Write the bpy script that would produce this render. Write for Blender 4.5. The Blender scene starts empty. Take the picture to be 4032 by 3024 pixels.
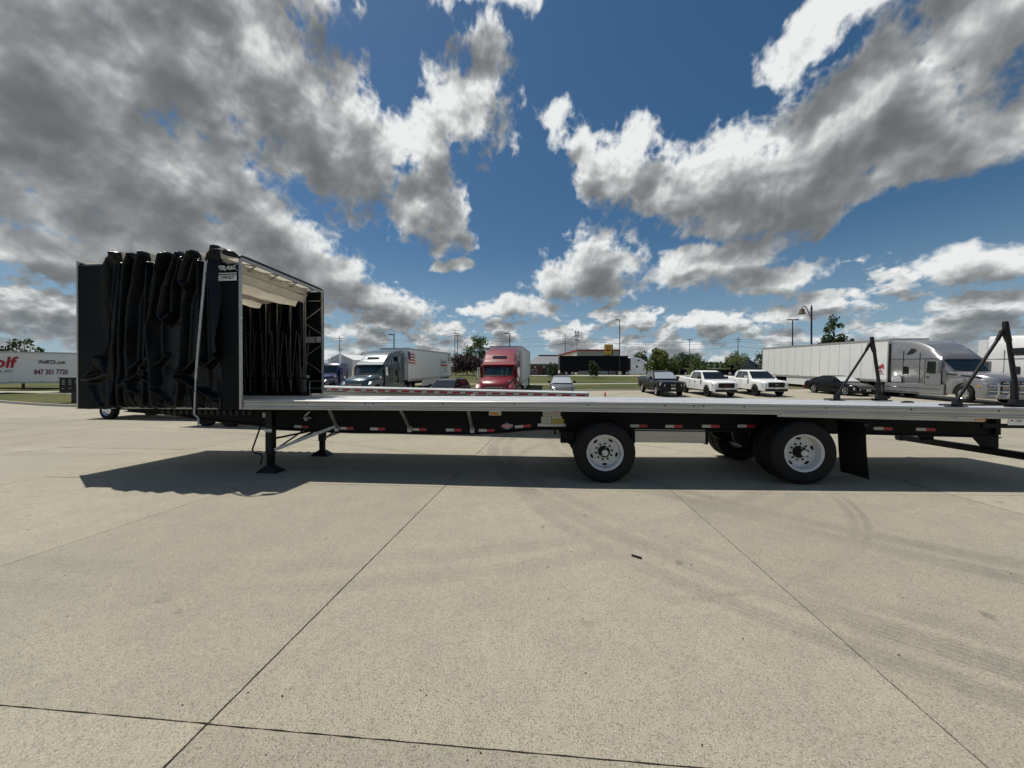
# --- camera / world / sun --------------------------------------------------
import bpy, bmesh, math, random
from mathutils import Vector, Matrix
scene = bpy.context.scene
R = math.radians
CAM_H = 1.68
cam_d = bpy.data.cameras.new('camera'); cam = bpy.data.objects.new('camera', cam_d)
scene.collection.objects.link(cam); scene.camera = cam
cam_d.sensor_width = 36; cam_d.lens = 13.518; cam_d.clip_start = .05; cam_d.clip_end = 6000
cam.location = (0, 0, CAM_H); cam.rotation_euler = (R(90 - .15), 0, 0)
SUN = Vector((-.356, .283, 1)).normalized()
SUN_EL = math.asin(SUN.z); SUN_AZ = math.atan2(SUN.x, SUN.y)
sun_d = bpy.data.lights.new('sun', 'SUN'); sun_d.energy = 4.6; sun_d.angle = R(.53); sun_d.color = (1, .945, .86)
sun = bpy.data.objects.new('sun', sun_d); scene.collection.objects.link(sun)
sun.rotation_euler = SUN.to_track_quat('Z', 'Y').to_euler(); sun.location = SUN * 60
vs = scene.view_settings
vs.view_transform = 'Standard'; vs.look = 'None'; vs.exposure = 0; vs.gamma = 1
scene.cycles.max_bounces = 6; scene.cycles.diffuse_bounces = 2; scene.cycles.glossy_bounces = 3; scene.cycles.use_denoising = True; scene.cycles.use_adaptive_sampling = True; scene.cycles.adaptive_threshold = .02

class NT:
    """small helper to write node trees as expressions"""
    def __init__(s, tree): s.t = tree; s.n = tree.nodes; s.l = tree.links
    def add(s, typ, **kw):
        n = s.n.new(typ)
        for k, v in kw.items(): setattr(n, k, v)
        return n
    def put(s, sock, v):
        if hasattr(v, 'is_linked'): s.l.new(v, sock)
        else: sock.default_value = v
    def m(s, op, a, b=None, c=None, clamp=False):
        n = s.add('ShaderNodeMath', operation=op, use_clamp=clamp); s.put(n.inputs[0], a)
        if b is not None: s.put(n.inputs[1], b)
        if c is not None: s.put(n.inputs[2], c)
        return n.outputs[0]
    def v(s, op, a, b=None):
        n = s.add('ShaderNodeVectorMath', operation=op); s.put(n.inputs[0], a)
        if b is not None: s.put(n.inputs[1], b)
        return n.outputs['Value'] if op in ('LENGTH', 'DOT_PRODUCT', 'DISTANCE') else n.outputs[0]
    def xyz(s, a, b, c):
        n = s.add('ShaderNodeCombineXYZ')
        for i, q in enumerate((a, b, c)): s.put(n.inputs[i], q)
        return n.outputs[0]
    def sep(s, v):
        n = s.add('ShaderNodeSeparateXYZ'); s.put(n.inputs[0], v); return n.outputs
    def ss(s, x, a, b, lo=0., hi=1.):
        n = s.add('ShaderNodeMapRange', interpolation_type='SMOOTHSTEP')
        s.put(n.inputs[0], x)
        for i, q in enumerate((a, b, lo, hi)): s.put(n.inputs[i + 1], q)
        return n.outputs[0]
    def lin(s, x, a, b, lo=0., hi=1.):
        n = s.add('ShaderNodeMapRange', clamp=True); s.put(n.inputs[0], x)
        for i, q in enumerate((a, b, lo, hi)): s.put(n.inputs[i + 1], q)
        return n.outputs[0]
    def noise(s, vec, scale, detail=4., rough=.5, dist=0., out=0, dim='3D', w=None):
        n = s.add('ShaderNodeTexNoise', noise_dimensions=dim)
        if vec is not None: s.put(n.inputs['Vector'], vec)
        n.inputs['Scale'].default_value = scale; n.inputs['Detail'].default_value = detail
        n.inputs['Roughness'].default_value = rough; n.inputs['Distortion'].default_value = dist
        return n.outputs[out]
    def vor(s, vec, scale, feature='F1', rnd=1., detail=0., out='Distance', dim='3D', smooth=.6):
        n = s.add('ShaderNodeTexVoronoi', feature=feature, voronoi_dimensions=dim)
        s.put(n.inputs['Vector'], vec); n.inputs['Scale'].default_value = scale
        n.inputs['Randomness'].default_value = rnd
        if 'Detail' in n.inputs: n.inputs['Detail'].default_value = detail
        if feature == 'SMOOTH_F1': n.inputs['Smoothness'].default_value = smooth
        return n.outputs[out]
    def mix(s, f, a, b, blend='MIX'):
        n = s.add('ShaderNodeMix', data_type='RGBA', blend_type=blend)
        s.put(n.inputs[0], f)
        for i, q in ((6, a), (7, b)):
            if isinstance(q, tuple) and len(q) == 3: q = q + (1,)
            s.put(n.inputs[i], q)
        return n.outputs[2]
    def mx(s, f, a, b): return s.m('ADD', s.m('MULTIPLY', a, s.m('SUBTRACT', 1., f)), s.m('MULTIPLY', b, f))
    def ramp(s, f, stops):
        n = s.add('ShaderNodeValToRGB'); s.put(n.inputs[0], f); e = n.color_ramp.elements
        while len(e) < len(stops): e.new(.5)
        for i, (p, c) in enumerate(stops):
            e[i].position = p; e[i].color = (*c, 1) if not isinstance(c, (int, float)) else (c, c, c, 1)
        return n.outputs[0]

world = bpy.data.worlds.new('World'); scene.world = world; world.use_nodes = True
W = NT(world.node_tree); W.n.clear()
SKY_STRENGTH = .1
world.cycles.sampling_method = 'NONE'

# clouds as bearing, elevation, half-sizes and tilt, all in degrees on the sky
CLOUDS = [
 # dark bank on the left
 (-50,27,15,15,0),(-42,35,14,9,20),(-33,34,13,8,25),(-25,28.5,12,6,25),(-46,18,15,6,20),
 (-37,21.5,13,6,22),(-30,16,12,5,20),(-20,30,8,5,0),(-51,11.8,9,2.4,5),(-50,6.5,10,2.8,0),(-40,13,9,2.4,10),
 (-7,36,6.5,6.5,15),(-4.,38.5,4.6,5,0),(-12,31.5,5.5,5.5,0),(-14,24.5,6,4.2,-10),(-9.5,22.3,3.8,3.8,0),(-22,12,9.5,3,10),(-16.5,10.4,5.5,2.,5),
 (-7,47,9,3.2,0),(1,47,3,3.4,0),(-28,45,10,5,0),(-43,45,9,5,0),
 # long bank on the right
 (7.,33.5,3.2,2.4,35),(10,31,3.6,2.8,35),(13.5,28,5.6,4.2,25),(17.5,29.8,3.6,4.4,0),(21.5,25.5,8.5,4.4,12),(29,24.5,9.5,5.2,0),
 (36,26,9.5,5.4,-20),(43,28.5,10,5.4,-22),(50,31,9,6,-25),(44,38.5,9.5,4,-22),(37.5,36.5,5,2.6,-15),(33,20,9.5,2.7,-6),(43,21,8.5,2.8,-12),(50,22,4,2.4,-12),
 (11.5,16.8,8.2,4.2,0),(6,15.6,5,2.8,0),(32,21.5,10,4.6,-5),(42,24.5,11,5,-18),(5.5,14,4.6,2.2,5),(13,13.2,7,2.2,5),(1,11.2,6.5,1.7,8),(-19,8.6,4.5,1.3,0),(-10,7.6,4,1.1,0),(8,7.6,4.5,1.2,0),(17.5,8.4,4,1.4,0),(26,8.,3.5,1.,0),(37,8.6,6,1.3,-3),
 (28,15.4,8.5,3.2,0),(34,13,6.5,2.3,3),(24.5,17,5.5,2.2,0),(-8.5,17,2.6,1.2,0),
 (50.5,11.2,5,2,0),(51,7.6,4.2,1.2,0),
]
SX, SY = -.30, .95   # towards the sun on the sky, left and up

def cloud_density(full):
    """cloud depth D and smoothed depth S at a bearing / elevation in degrees"""
    g = bpy.data.node_groups.new('cloud_density', 'ShaderNodeTree')
    g.interface.new_socket('P', in_out='INPUT', socket_type='NodeSocketVector')
    g.interface.new_socket('D', in_out='OUTPUT', socket_type='NodeSocketFloat')
    g.interface.new_socket('S', in_out='OUTPUT', socket_type='NodeSocketFloat')
    N = NT(g); gi = N.add('NodeGroupInput'); go = N.add('NodeGroupOutput')
    P = gi.outputs[0]; x, y, _ = N.sep(P)
    warp = N.noise(P, .11, 3. if full else 2., .55, dim='2D', out=1)
    wk = N.ss(y, 4., 22., .3, 1.)
    wv = N.v('MULTIPLY', N.v('SUBTRACT', warp, (.5, .5, .5)), N.xyz(N.m('MULTIPLY', wk, 8.), N.m('MULTIPLY', wk, 6.), 0.))
    PW = N.v('ADD', P, wv); px, py, _ = N.sep(PW)
    frames = {}
    for q in (-20, 0, 20):
        c_, s_ = math.cos(R(q)), math.sin(R(q))
        frames[q] = (px, py) if q == 0 else (N.v('DOT_PRODUCT', PW, (c_, -s_, 0)), N.v('DOT_PRODUCT', PW, (s_, c_, 0)))
    d = 9.
    for (a, e, ra, re, rot) in CLOUDS:
        q = -20 if rot < -9 else 20 if rot > 9 else 0
        c_, s_ = math.cos(R(q)), math.sin(R(q)); a1, e1 = a * c_ - e * s_, a * s_ + e * c_
        n = N.add('ShaderNodeVectorMath', operation='MULTIPLY_ADD')
        N.put(n.inputs[0], N.xyz(*frames[q], d)); n.inputs[1].default_value = (1 / ra, 1 / re, 0); n.inputs[2].default_value = (-a1 / ra, -e1 / re, 0)
        d = N.m('SMOOTH_MIN', d, N.v('LENGTH', n.outputs[0]), .12)
    body = N.m('SUBTRACT', 1.02, d)
    # puffs: broad billows, cauliflower lumps, fine ragged edge
    fb = N.noise(P, .2, 7. if full else 4., .53, dim='2D')
    fl = N.noise(N.v('MULTIPLY', P, (1., 1.5, 1.)), .55, 6. if full else 3., .56, dim='2D')
    k = N.ss(y, 7., 17.)
    fbm = N.m('SUBTRACT', N.mx(k, fl, fb), .5)
    sb = N.noise(P, .2, 2., .5, dim='2D')
    sm = N.m('SUBTRACT', N.mx(k, fl, sb), .5)
    vo = N.m('SUBTRACT', .25, N.m('ABSOLUTE', N.m('SUBTRACT', N.m('MULTIPLY', N.noise(PW, .5, 3. if full else 2., .5, dim='2D'), 2.), 1.)))
    puff = N.m('ADD', N.m('MULTIPLY', fbm, 1.55), N.m('MULTIPLY', vo, .22))
    Dm = N.m('ADD', N.m('MINIMUM', N.m('MULTIPLY', body, .95), .62), puff)
    Sm = N.m('ADD', N.m('ADD', N.m('MINIMUM', N.m('MULTIPLY', body, .9), .68), N.m('MULTIPLY', sm, 1.7)), N.m('MULTIPLY', vo, .16))
    # rows of small cumulus that thicken towards the horizon
    lo1 = N.noise(N.v('MULTIPLY', P, (1., 1.9, 1.)), .17, 7. if full else 4., .56, dim='2D')
    lo2 = N.noise(N.v('MULTIPLY', P, (1., 2.7, 1.)), .21, 6. if full else 4., .58, dim='2D')
    lo = N.mx(N.ss(y, 2., 7.), lo2, lo1)
    bias = N.m('ADD', N.ss(y, 6., 13., .065, -.08), N.ss(y, 10., 18., 0., -.25))
    # unseen broken cumulus added overhead and behind, cover set for neutral shadow fill
    out = N.m('MAXIMUM', N.ss(N.m('ABSOLUTE', x), 57., 72.), N.ss(y, 47., 60.))
    hi = N.noise(P, .055, 6. if full else 4., .55, dim='2D')
    lo = N.mx(N.m('MULTIPLY', out, N.ss(y, 10., 20.)), lo, hi)
    bias = N.m('ADD', bias, N.m('MULTIPLY', N.m('MULTIPLY', out, N.ss(y, 8., 16.)), .25))
    Dg = N.m('MULTIPLY', N.m('ADD', N.m('SUBTRACT', lo, .5), bias), 3.9)
    N.put(go.inputs[0], N.m('MAXIMUM', Dm, Dg)); N.put(go.inputs[1], N.m('MAXIMUM', Sm, Dg))
    return g

CG = cloud_density(True), cloud_density(False)
def dens(P, k):
    n = W.add('ShaderNodeGroup'); n.node_tree = CG[k]; W.put(n.inputs[0], P); return n.outputs[0], n.outputs[1]
tc = W.add('ShaderNodeTexCoord').outputs['Generated']
dx, dy, dz = W.sep(tc)
az = W.m('MULTIPLY', W.m('ARCTAN2', dx, dy), 180 / math.pi)
el = W.m('MULTIPLY', W.m('ARCSINE', dz), 180 / math.pi)
P0 = W.xyz(az, el, 0.)
step = W.m('ADD', W.m('MULTIPLY', W.m('MAXIMUM', el, 0.), .085), .45)
P1 = W.v('ADD', P0, W.xyz(W.m('MULTIPLY', step, SX * 1.9), W.m('MULTIPLY', step, SY * 1.9), 0.))
(D0, S0), (D1, S1) = dens(P0, 0), dens(P1, 1)
# fine relief: the same billows looked at a little nearer to the sun
def bil(P, d): return W.noise(P, .5, d, .56, dim='2D')
PS = W.v('ADD', P0, (SX * .55, SY * .55, 0.))
fine = W.m('SUBTRACT', bil(P0, 6.), bil(PS, 4.))
def puffs(P, d): return W.m('SUBTRACT', .3, W.m('ABSOLUTE', W.m('SUBTRACT', W.m('MULTIPLY', W.noise(P, .62, d, .45, dim='2D'), 2.), 1.)))
pf0, pf1 = puffs(P0, 2.5), puffs(PS, 2.)
Df = W.m('ADD', D0, W.m('ADD', W.m('MULTIPLY', pf0, .3), W.m('MULTIPLY', W.m('SUBTRACT', bil(P0, 6.), .5), .2)))
alpha = W.ss(Df, -.04, .42)
pos = lambda v: W.m('MAXIMUM', v, 0.)
# light left after passing the cloud towards the sun, with the relief of the lumps
od = W.m('ADD', W.m('MULTIPLY', pos(S0), .85), W.m('MULTIPLY', pos(S1), 1.7))
rel = W.m('ADD', W.m('MULTIPLY', W.m('SUBTRACT', D0, D1), .7), W.m('ADD', W.m('MULTIPLY', fine, .38), W.m('MULTIPLY', W.m('SUBTRACT', pf0, pf1), .32)))
lit = W.m('MINIMUM', W.m('POWER', 2.718, W.m('MULTIPLY', W.m('ADD', W.m('SUBTRACT', od, rel), .16), -1.12)), 1.)
ccol = W.mix(lit, (.108, .12, .13), (.83, .85, .845))
# thin edges let the light through
sky = W.add('ShaderNodeTexSky', sky_type='NISHITA'); sky.sun_disc = False
sky.sun_elevation = SUN_EL; sky.sun_rotation = SUN_AZ; sky.altitude = 200; sky.air_density = 1.; sky.dust_density = .5; sky.ozone_density = 2.2
hs = W.add('ShaderNodeHueSaturation'); hs.inputs['Hue'].default_value = .494; hs.inputs['Saturation'].default_value = 1.24; hs.inputs['Value'].default_value = .63
W.put(hs.inputs['Color'], sky.outputs[0]); skyc = W.mix(W.ss(el, -2., 20., .72, 0.), hs.outputs[0], (3., 4.3, 5.5))   # pale air low down
hz = W.ss(el, 0., 10., .3, 0.)
ccol = W.mix(hz, ccol, (.38, .45, .52))
ccs = W.v('SCALE', ccol); ccs.node.inputs['Scale'].default_value = 1 / SKY_STRENGTH
col = W.mix(alpha, skyc, ccs)
bg = W.add('ShaderNodeBackground'); W.put(bg.inputs[0], col); bg.inputs[1].default_value = SKY_STRENGTH
W.l.new(bg.outputs[0], W.add('ShaderNodeOutputWorld').inputs[0])

# --- helpers ---------------------------------------------------------------
rnd = random.Random(7)
COL = scene.collection
def tag(o, label=None, cat=None, group=None, kind=None):
    for k, v in (('label', label), ('category', cat), ('group', group), ('kind', kind)):
        if v: o[k] = v
    return o
def empty(name, loc=(0, 0, 0), rz=0., ry=0., rx=0.):
    o = bpy.data.objects.new(name, None); COL.objects.link(o); o.location = loc
    o.rotation_euler = (rx, ry, rz); o.empty_display_size = .2; return o
def child(o, parent, loc=None, rot=None):
    o.parent = parent
    if loc is not None: o.location = loc
    if rot is not None: o.rotation_euler = rot
    return o
def copy_tree(o, parent=None):
    c = o.copy(); COL.objects.link(c); c.parent = parent
    for ch in list(o.children): copy_tree(ch, c)
    return c
def obj(name, me, parent=None, loc=None, rot=None):
    o = bpy.data.objects.new(name, me); COL.objects.link(o)
    return child(o, parent, loc, rot)

class MB:
    """collects shapes in one bmesh; build() links them as one mesh object"""
    def __init__(s): s.b = bmesh.new(); s.mi = 0
    def face(s, pts):
        f = s.b.faces.new([s.b.verts.new(p) for p in pts]); f.material_index = s.mi; return f
    def box(s, x0, x1, y0, y1, z0, z1):
        if x0 > x1: x0, x1 = x1, x0
        if y0 > y1: y0, y1 = y1, y0
        if z0 > z1: z0, z1 = z1, z0
        v = [s.b.verts.new((x, y, z)) for x in (x0, x1) for y in (y0, y1) for z in (z0, z1)]
        for q in ((0, 1, 3, 2), (4, 6, 7, 5), (0, 4, 5, 1), (2, 3, 7, 6), (0, 2, 6, 4), (1, 5, 7, 3)):
            s.b.faces.new([v[i] for i in q]).material_index = s.mi
        return s
    def bar(s, p, q, w, h, up=(0, 0, 1)):
        p, q = Vector(p), Vector(q); d = (q - p).normalized(); u = Vector(up)
        if abs(d.dot(u)) > .98: u = Vector((1, 0, 0))
        a = d.cross(u).normalized() * w / 2; c = a.cross(d).normalized() * h / 2
        v = [s.b.verts.new(e + i * a + j * c) for e in (p, q) for i, j in ((-1, -1), (1, -1), (1, 1), (-1, 1))]
        for k in ((3, 2, 1, 0), (4, 5, 6, 7), (0, 1, 5, 4), (1, 2, 6, 5), (2, 3, 7, 6), (3, 0, 4, 7)):
            s.b.faces.new([v[i] for i in k]).material_index = s.mi
        return s
    def ringloft(s, rings, close=True, cap=True):
        vs_ = [[s.b.verts.new(p) for p in r] for r in rings]; n = len(rings[0])
        for a, c in zip(vs_, vs_[1:]):
            for i in range(n if close else n - 1):
                j = (i + 1) % n
                try: s.b.faces.new((a[i], a[j], c[j], c[i])).material_index = s.mi
                except ValueError: pass
        if cap:
            for r in (vs_[0][::-1], vs_[-1]):
                try: s.b.faces.new(r).material_index = s.mi
                except ValueError: pass
        return s
    def tube(s, p, q, r, n=10, r2=None, cap=True):
        p, q = Vector(p), Vector(q); d = (q - p).normalized()
        u = Vector((0, 0, 1)) if abs(d.z) < .9 else Vector((1, 0, 0))
        a = d.cross(u).normalized(); c = d.cross(a)
        R2 = r if r2 is None else r2
        return s.ringloft([[e + (a * math.cos(t) + c * math.sin(t)) * k for t in [2 * math.pi * i / n for i in range(n)]] for e, k in ((p, r), (q, R2))], cap=cap)
    def path(s, pts, r, n=8):
        P = [Vector(p) for p in pts]; rings = []
        a = None
        for i, p in enumerate(P):
            d = ((P[min(i + 1, len(P) - 1)] - P[max(i - 1, 0)])).normalized()
            if a is None:
                u = Vector((0, 0, 1)) if abs(d.z) < .9 else Vector((1, 0, 0)); a = d.cross(u).normalized()
            a = (a - d * a.dot(d)).normalized(); c = d.cross(a)
            k = r[i] if isinstance(r, (list, tuple)) else r
            rings.append([p + (a * math.cos(t) + c * math.sin(t)) * k for t in [2 * math.pi * j / n for j in range(n)]])
        return s.ringloft(rings)
    def prism(s, poly, y0, y1, axis='y'):
        f = {'y': lambda p, t: (p[0], t, p[1]), 'x': lambda p, t: (t, p[0], p[1]), 'z': lambda p, t: (p[0], p[1], t)}[axis]
        return s.ringloft([[f(p, y0) for p in poly], [f(p, y1) for p in poly]])
    def lathe(s, prof, c=(0, 0, 0), axis='y', n=32, close=False):
        """prof: list of (radius, along)"""
        rings = []
        for i in range(n):
            t = 2 * math.pi * i / n; ca, sa = math.cos(t), math.sin(t)
            if axis == 'y': rings.append([(c[0] + r * ca, c[1] + h, c[2] + r * sa) for r, h in prof])
            elif axis == 'x': rings.append([(c[0] + h, c[1] + r * ca, c[2] + r * sa) for r, h in prof])
            else: rings.append([(c[0] + r * ca, c[1] + r * sa, c[2] + h) for r, h in prof])
        rings.append(rings[0])
        s.ringloft(rings, close=close, cap=False)
        return s
    def disc(s, c, r, axis='y', n=16, rz=None, sgn=1):
        rz = rz or r; pts = []
        for i in range(n):
            t = 2 * math.pi * i / n * sgn; a, b = r * math.cos(t), rz * math.sin(t)
            pts.append({'y': (c[0] + a, c[1], c[2] + b), 'x': (c[0], c[1] + a, c[2] + b), 'z': (c[0] + a, c[1] + b, c[2])}[axis])
        s.face(pts); return s
    def grid(s, fn, nu, nv):
        v = [[s.b.verts.new(fn(i / (nu - 1), j / (nv - 1))) for j in range(nv)] for i in range(nu)]
        for i in range(nu - 1):
            for j in range(nv - 1):
                s.b.faces.new((v[i][j], v[i + 1][j], v[i + 1][j + 1], v[i][j + 1])).material_index = s.mi
        return s
    def mesh(s, name, mats, bevel=0., seg=2, smooth=None, fix=True):
        b = s.b
        bmesh.ops.remove_doubles(b, verts=b.verts, dist=1e-5)
        if fix: bmesh.ops.recalc_face_normals(b, faces=b.faces)
        if bevel:
            es = [e for e in b.edges if len(e.link_faces) == 2 and e.calc_face_angle(0) > .5]
            bmesh.ops.bevel(b, geom=es, offset=bevel, segments=seg, affect='EDGES', profile=.5, clamp_overlap=True)
        me = bpy.data.meshes.new(name); b.to_mesh(me); b.free()
        for m_ in (mats if isinstance(mats, (list, tuple)) else [mats]): me.materials.append(m_)
        if smooth is not None:
            for p in me.polygons: p.use_smooth = True
            me.set_sharp_from_angle(angle=R(smooth))
        return me
    def build(s, name, mats, parent=None, loc=None, rot=None, **kw):
        return obj(name, s.mesh(name, mats, **kw), parent, loc, rot)

def text(name, body, size, mat_, parent, loc, rot, align='CENTER', shear=0., wide=1., bold=0.):
    c = bpy.data.curves.new(name, 'FONT'); c.body = body; c.size = size; c.align_x = align; c.align_y = 'CENTER'
    c.shear = shear; c.extrude = 0; c.offset = bold; c.resolution_u = 3; c.fill_mode = 'FRONT'
    t = bpy.data.objects.new('tmp', c); COL.objects.link(t)
    me = bpy.data.meshes.new_from_object(t.evaluated_get(bpy.context.evaluated_depsgraph_get()))
    bpy.data.objects.remove(t); bpy.data.curves.remove(c)
    me.materials.clear(); me.materials.append(mat_)
    o = obj(name, me, parent, loc, rot); o.scale = (wide, 1, 1); return o

# --- materials -------------------------------------------------------------
M = {}
def mat(name, col, rough=.5, metal=0., spec=.5, coat=0., var=0., vscale=4., bump=0., bscale=40., stretch=None, alpha=None, trans=0., ior=1.45, rvar=0.):
    m_ = bpy.data.materials.new(name); m_.use_nodes = True; N = NT(m_.node_tree)
    p = N.n['Principled BSDF']; p.inputs['Base Color'].default_value = (*col, 1)
    p.inputs['Roughness'].default_value = rough; p.inputs['Metallic'].default_value = metal
    p.inputs['Specular IOR Level'].default_value = spec; p.inputs['Coat Weight'].default_value = coat
    p.inputs['Coat Roughness'].default_value = .06
    if trans: p.inputs['Transmission Weight'].default_value = trans; p.inputs['IOR'].default_value = ior
    if var or bump or rvar:
        co = N.add('ShaderNodeTexCoord').outputs['Object']
        if stretch: co = N.v('MULTIPLY', co, stretch)
    if var:
        n = N.noise(co, vscale, 6., .6)
        k = N.lin(n, .25, .75, 1 - var, 1 + var)
        cc = N.v('SCALE', (*col,)); N.put(cc.node.inputs['Scale'], k); N.put(p.inputs['Base Color'], cc)
    if rvar:
        n = N.noise(co, vscale * 1.7, 5., .6); N.put(p.inputs['Roughness'], N.lin(n, .3, .7, max(.03, rough - rvar), rough + rvar))
    if bump:
        n = N.noise(co, bscale, 4., .6); b = N.add('ShaderNodeBump'); b.inputs['Strength'].default_value = bump
        b.inputs['Distance'].default_value = .01; N.put(b.inputs['Height'], n); N.put(p.inputs['Normal'], b.outputs[0])
    M[name] = m_; return m_
mat('white_paint', (.8, .8, .79), .35, coat=.4, var=.04)
mat('trailer_white', (.74, .74, .72), .42, var=.06, vscale=1.3)
mat('grey_body', (.42, .42, .41), .45, var=.05)
mat('red_paint', (.2, .005, .01), .35, coat=.4)
mat('blue_grey_paint', (.04, .075, .095), .3, metal=.15, coat=.5)
mat('silver_paint', (.27, .27, .28), .33, metal=.5, coat=.5)
mat('navy_paint', (.014, .022, .12), .35, coat=.3)
mat('teal_paint', (.012, .035, .045), .35, coat=.5)
mat('black_paint', (.004, .0045, .006), .22, spec=.3, coat=.15)
mat('dark_blue_paint', (.012, .017, .026), .35, coat=.35)
mat('car_grey', (.13, .14, .145), .35, metal=.4, coat=.4)
mat('glass', (.012, .016, .018), .05, spec=.7)
mat('glass_blue', (.008, .018, .022), .06, spec=.5)
mat('chrome', (.75, .76, .78), .12, metal=1.)
mat('alloy', (.62, .62, .63), .25, metal=1., var=.08, vscale=12)
mat('rubber', (.0085, .0085, .009), .75, spec=.3, var=.25, vscale=7, bump=.25, bscale=60)
mat('black_plastic', (.009, .009, .01), .55, spec=.3, bump=.1)
mat('chassis_black', (.0045, .0048, .0055), .6, spec=.2, var=.25, vscale=5, bump=.08, bscale=30)
mat('frame_black', (.006, .0065, .008), .5, spec=.28, var=.3, vscale=9, bump=.15, bscale=50)
mat('aluminium', (.42, .41, .385), .38, metal=.85, var=.16, vscale=2.2, stretch=(.5, 4, 4), rvar=.08)
mat('deck_aluminium', (.84, .84, .83), .3, metal=.45, var=.1, vscale=3., stretch=(.35, 9, 9), rvar=.09)
mat('galvanised', (.45, .45, .44), .5, metal=.6, var=.2, vscale=11)
mat('wheel_white', (.6, .605, .6), .32, coat=.3, var=.07, vscale=6)
mat('tape_white', (.55, .55, .52), .4); mat('tape_red', (.42, .018, .03), .4)
mat('sticker_white', (.66, .65, .6), .6, var=.08, vscale=20); mat('sticker_yellow', (.55, .46, .03), .6); mat('sticker_orange', (.6, .13, .03), .6)
mat('amber', (.65, .24, .01), .25); mat('lamp_red', (.3, .01, .01), .25); mat('lens', (.6, .62, .62), .1, coat=.5)
mat('logo_blue', (.05, .16, .38), .5); mat('logo_red', (.55, .06, .03), .5); mat('print_black', (.02, .02, .022), .7)
mat('print_white', (.7, .7, .69), .7); mat('print_maroon', (.16, .012, .035), .7); mat('print_red', (.42, .02, .03), .7); mat('print_green', (.2, .42, .03), .7)
mat('print_grey', (.3, .3, .3), .7); mat('print_blue', (.04, .06, .16), .7)
mat('vinyl', (.002, .0032, .005), .3, spec=.33, bump=.1, bscale=9, rvar=.07, vscale=3.)
mat('vinyl_matt', (.0032, .005, .0062), .55, spec=.14, var=.2, vscale=2.)
mat('brick', (.17, .06, .045), .85, var=.25, vscale=3.); mat('metal_roof', (.2, .21, .22), .5, metal=.3, var=.1)
mat('stucco', (.45, .42, .35), .85, var=.06); mat('red_trim', (.4, .03, .03), .6)
mat('sign_yellow', (.72, .5, .03), .5); mat('concrete_base', (.42, .4, .36), .85, var=.1)
mat('pole_dark', (.022, .024, .03), .5, metal=.2); mat('pole_purple', (.045, .04, .09), .5); mat('wood_pole', (.09, .07, .05), .85)
mat('bark', (.07, .055, .04), .9, var=.3, vscale=8)
mat('cone_orange', (.75, .12, .02), .5); mat('sunshade', (.7, .74, .74), .25, metal=.6, bump=.6, bscale=9)
mat('interior', (.03, .03, .032), .8)
mat('mud_brown', (.1, .075, .05), .9, var=.3)

def leaf_mat(name, c0, c1):
    m_ = bpy.data.materials.new(name); m_.use_nodes = True; N = NT(m_.node_tree); p = N.n['Principled BSDF']
    g = N.add('ShaderNodeNewGeometry'); c = N.mix(g.outputs['Random Per Island'], c0, c1)
    N.put(p.inputs['Base Color'], c); p.inputs['Roughness'].default_value = .6
    t = N.add('ShaderNodeBsdfTranslucent'); N.put(t.inputs[0], c); ms = N.add('ShaderNodeMixShader'); ms.inputs[0].default_value = .3
    N.l.new(p.outputs[0], ms.inputs[1]); N.l.new(t.outputs[0], ms.inputs[2]); N.l.new(ms.outputs[0], N.n['Material Output'].inputs[0])
    M[name] = m_
leaf_mat('leaf', (.045, .08, .022), (.11, .15, .035)); leaf_mat('leaf_yellow', (.08, .11, .02), (.17, .19, .035))
leaf_mat('leaf_dark', (.03, .055, .02), (.075, .11, .035)); leaf_mat('leaf_purple', (.025, .012, .014), (.06, .03, .03))

def cream_tarp():
    m_ = bpy.data.materials.new('cream_tarp'); m_.use_nodes = True; N = NT(m_.node_tree); p = N.n['Principled BSDF']
    co = N.add('ShaderNodeTexCoord').outputs['Object']; n = N.noise(co, 2.4, 6., .6)
    c = N.mix(N.ss(n, .35, .7), (.62, .57, .46), (.72, .69, .6)); N.put(p.inputs['Base Color'], c); p.inputs['Roughness'].default_value = .5
    t = N.add('ShaderNodeBsdfTranslucent'); N.put(t.inputs[0], c); ms = N.add('ShaderNodeMixShader'); ms.inputs[0].default_value = .38
    N.l.new(p.outputs[0], ms.inputs[1]); N.l.new(t.outputs[0], ms.inputs[2]); N.l.new(ms.outputs[0], N.n['Material Output'].inputs[0])
    M['cream_tarp'] = m_
cream_tarp()

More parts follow.
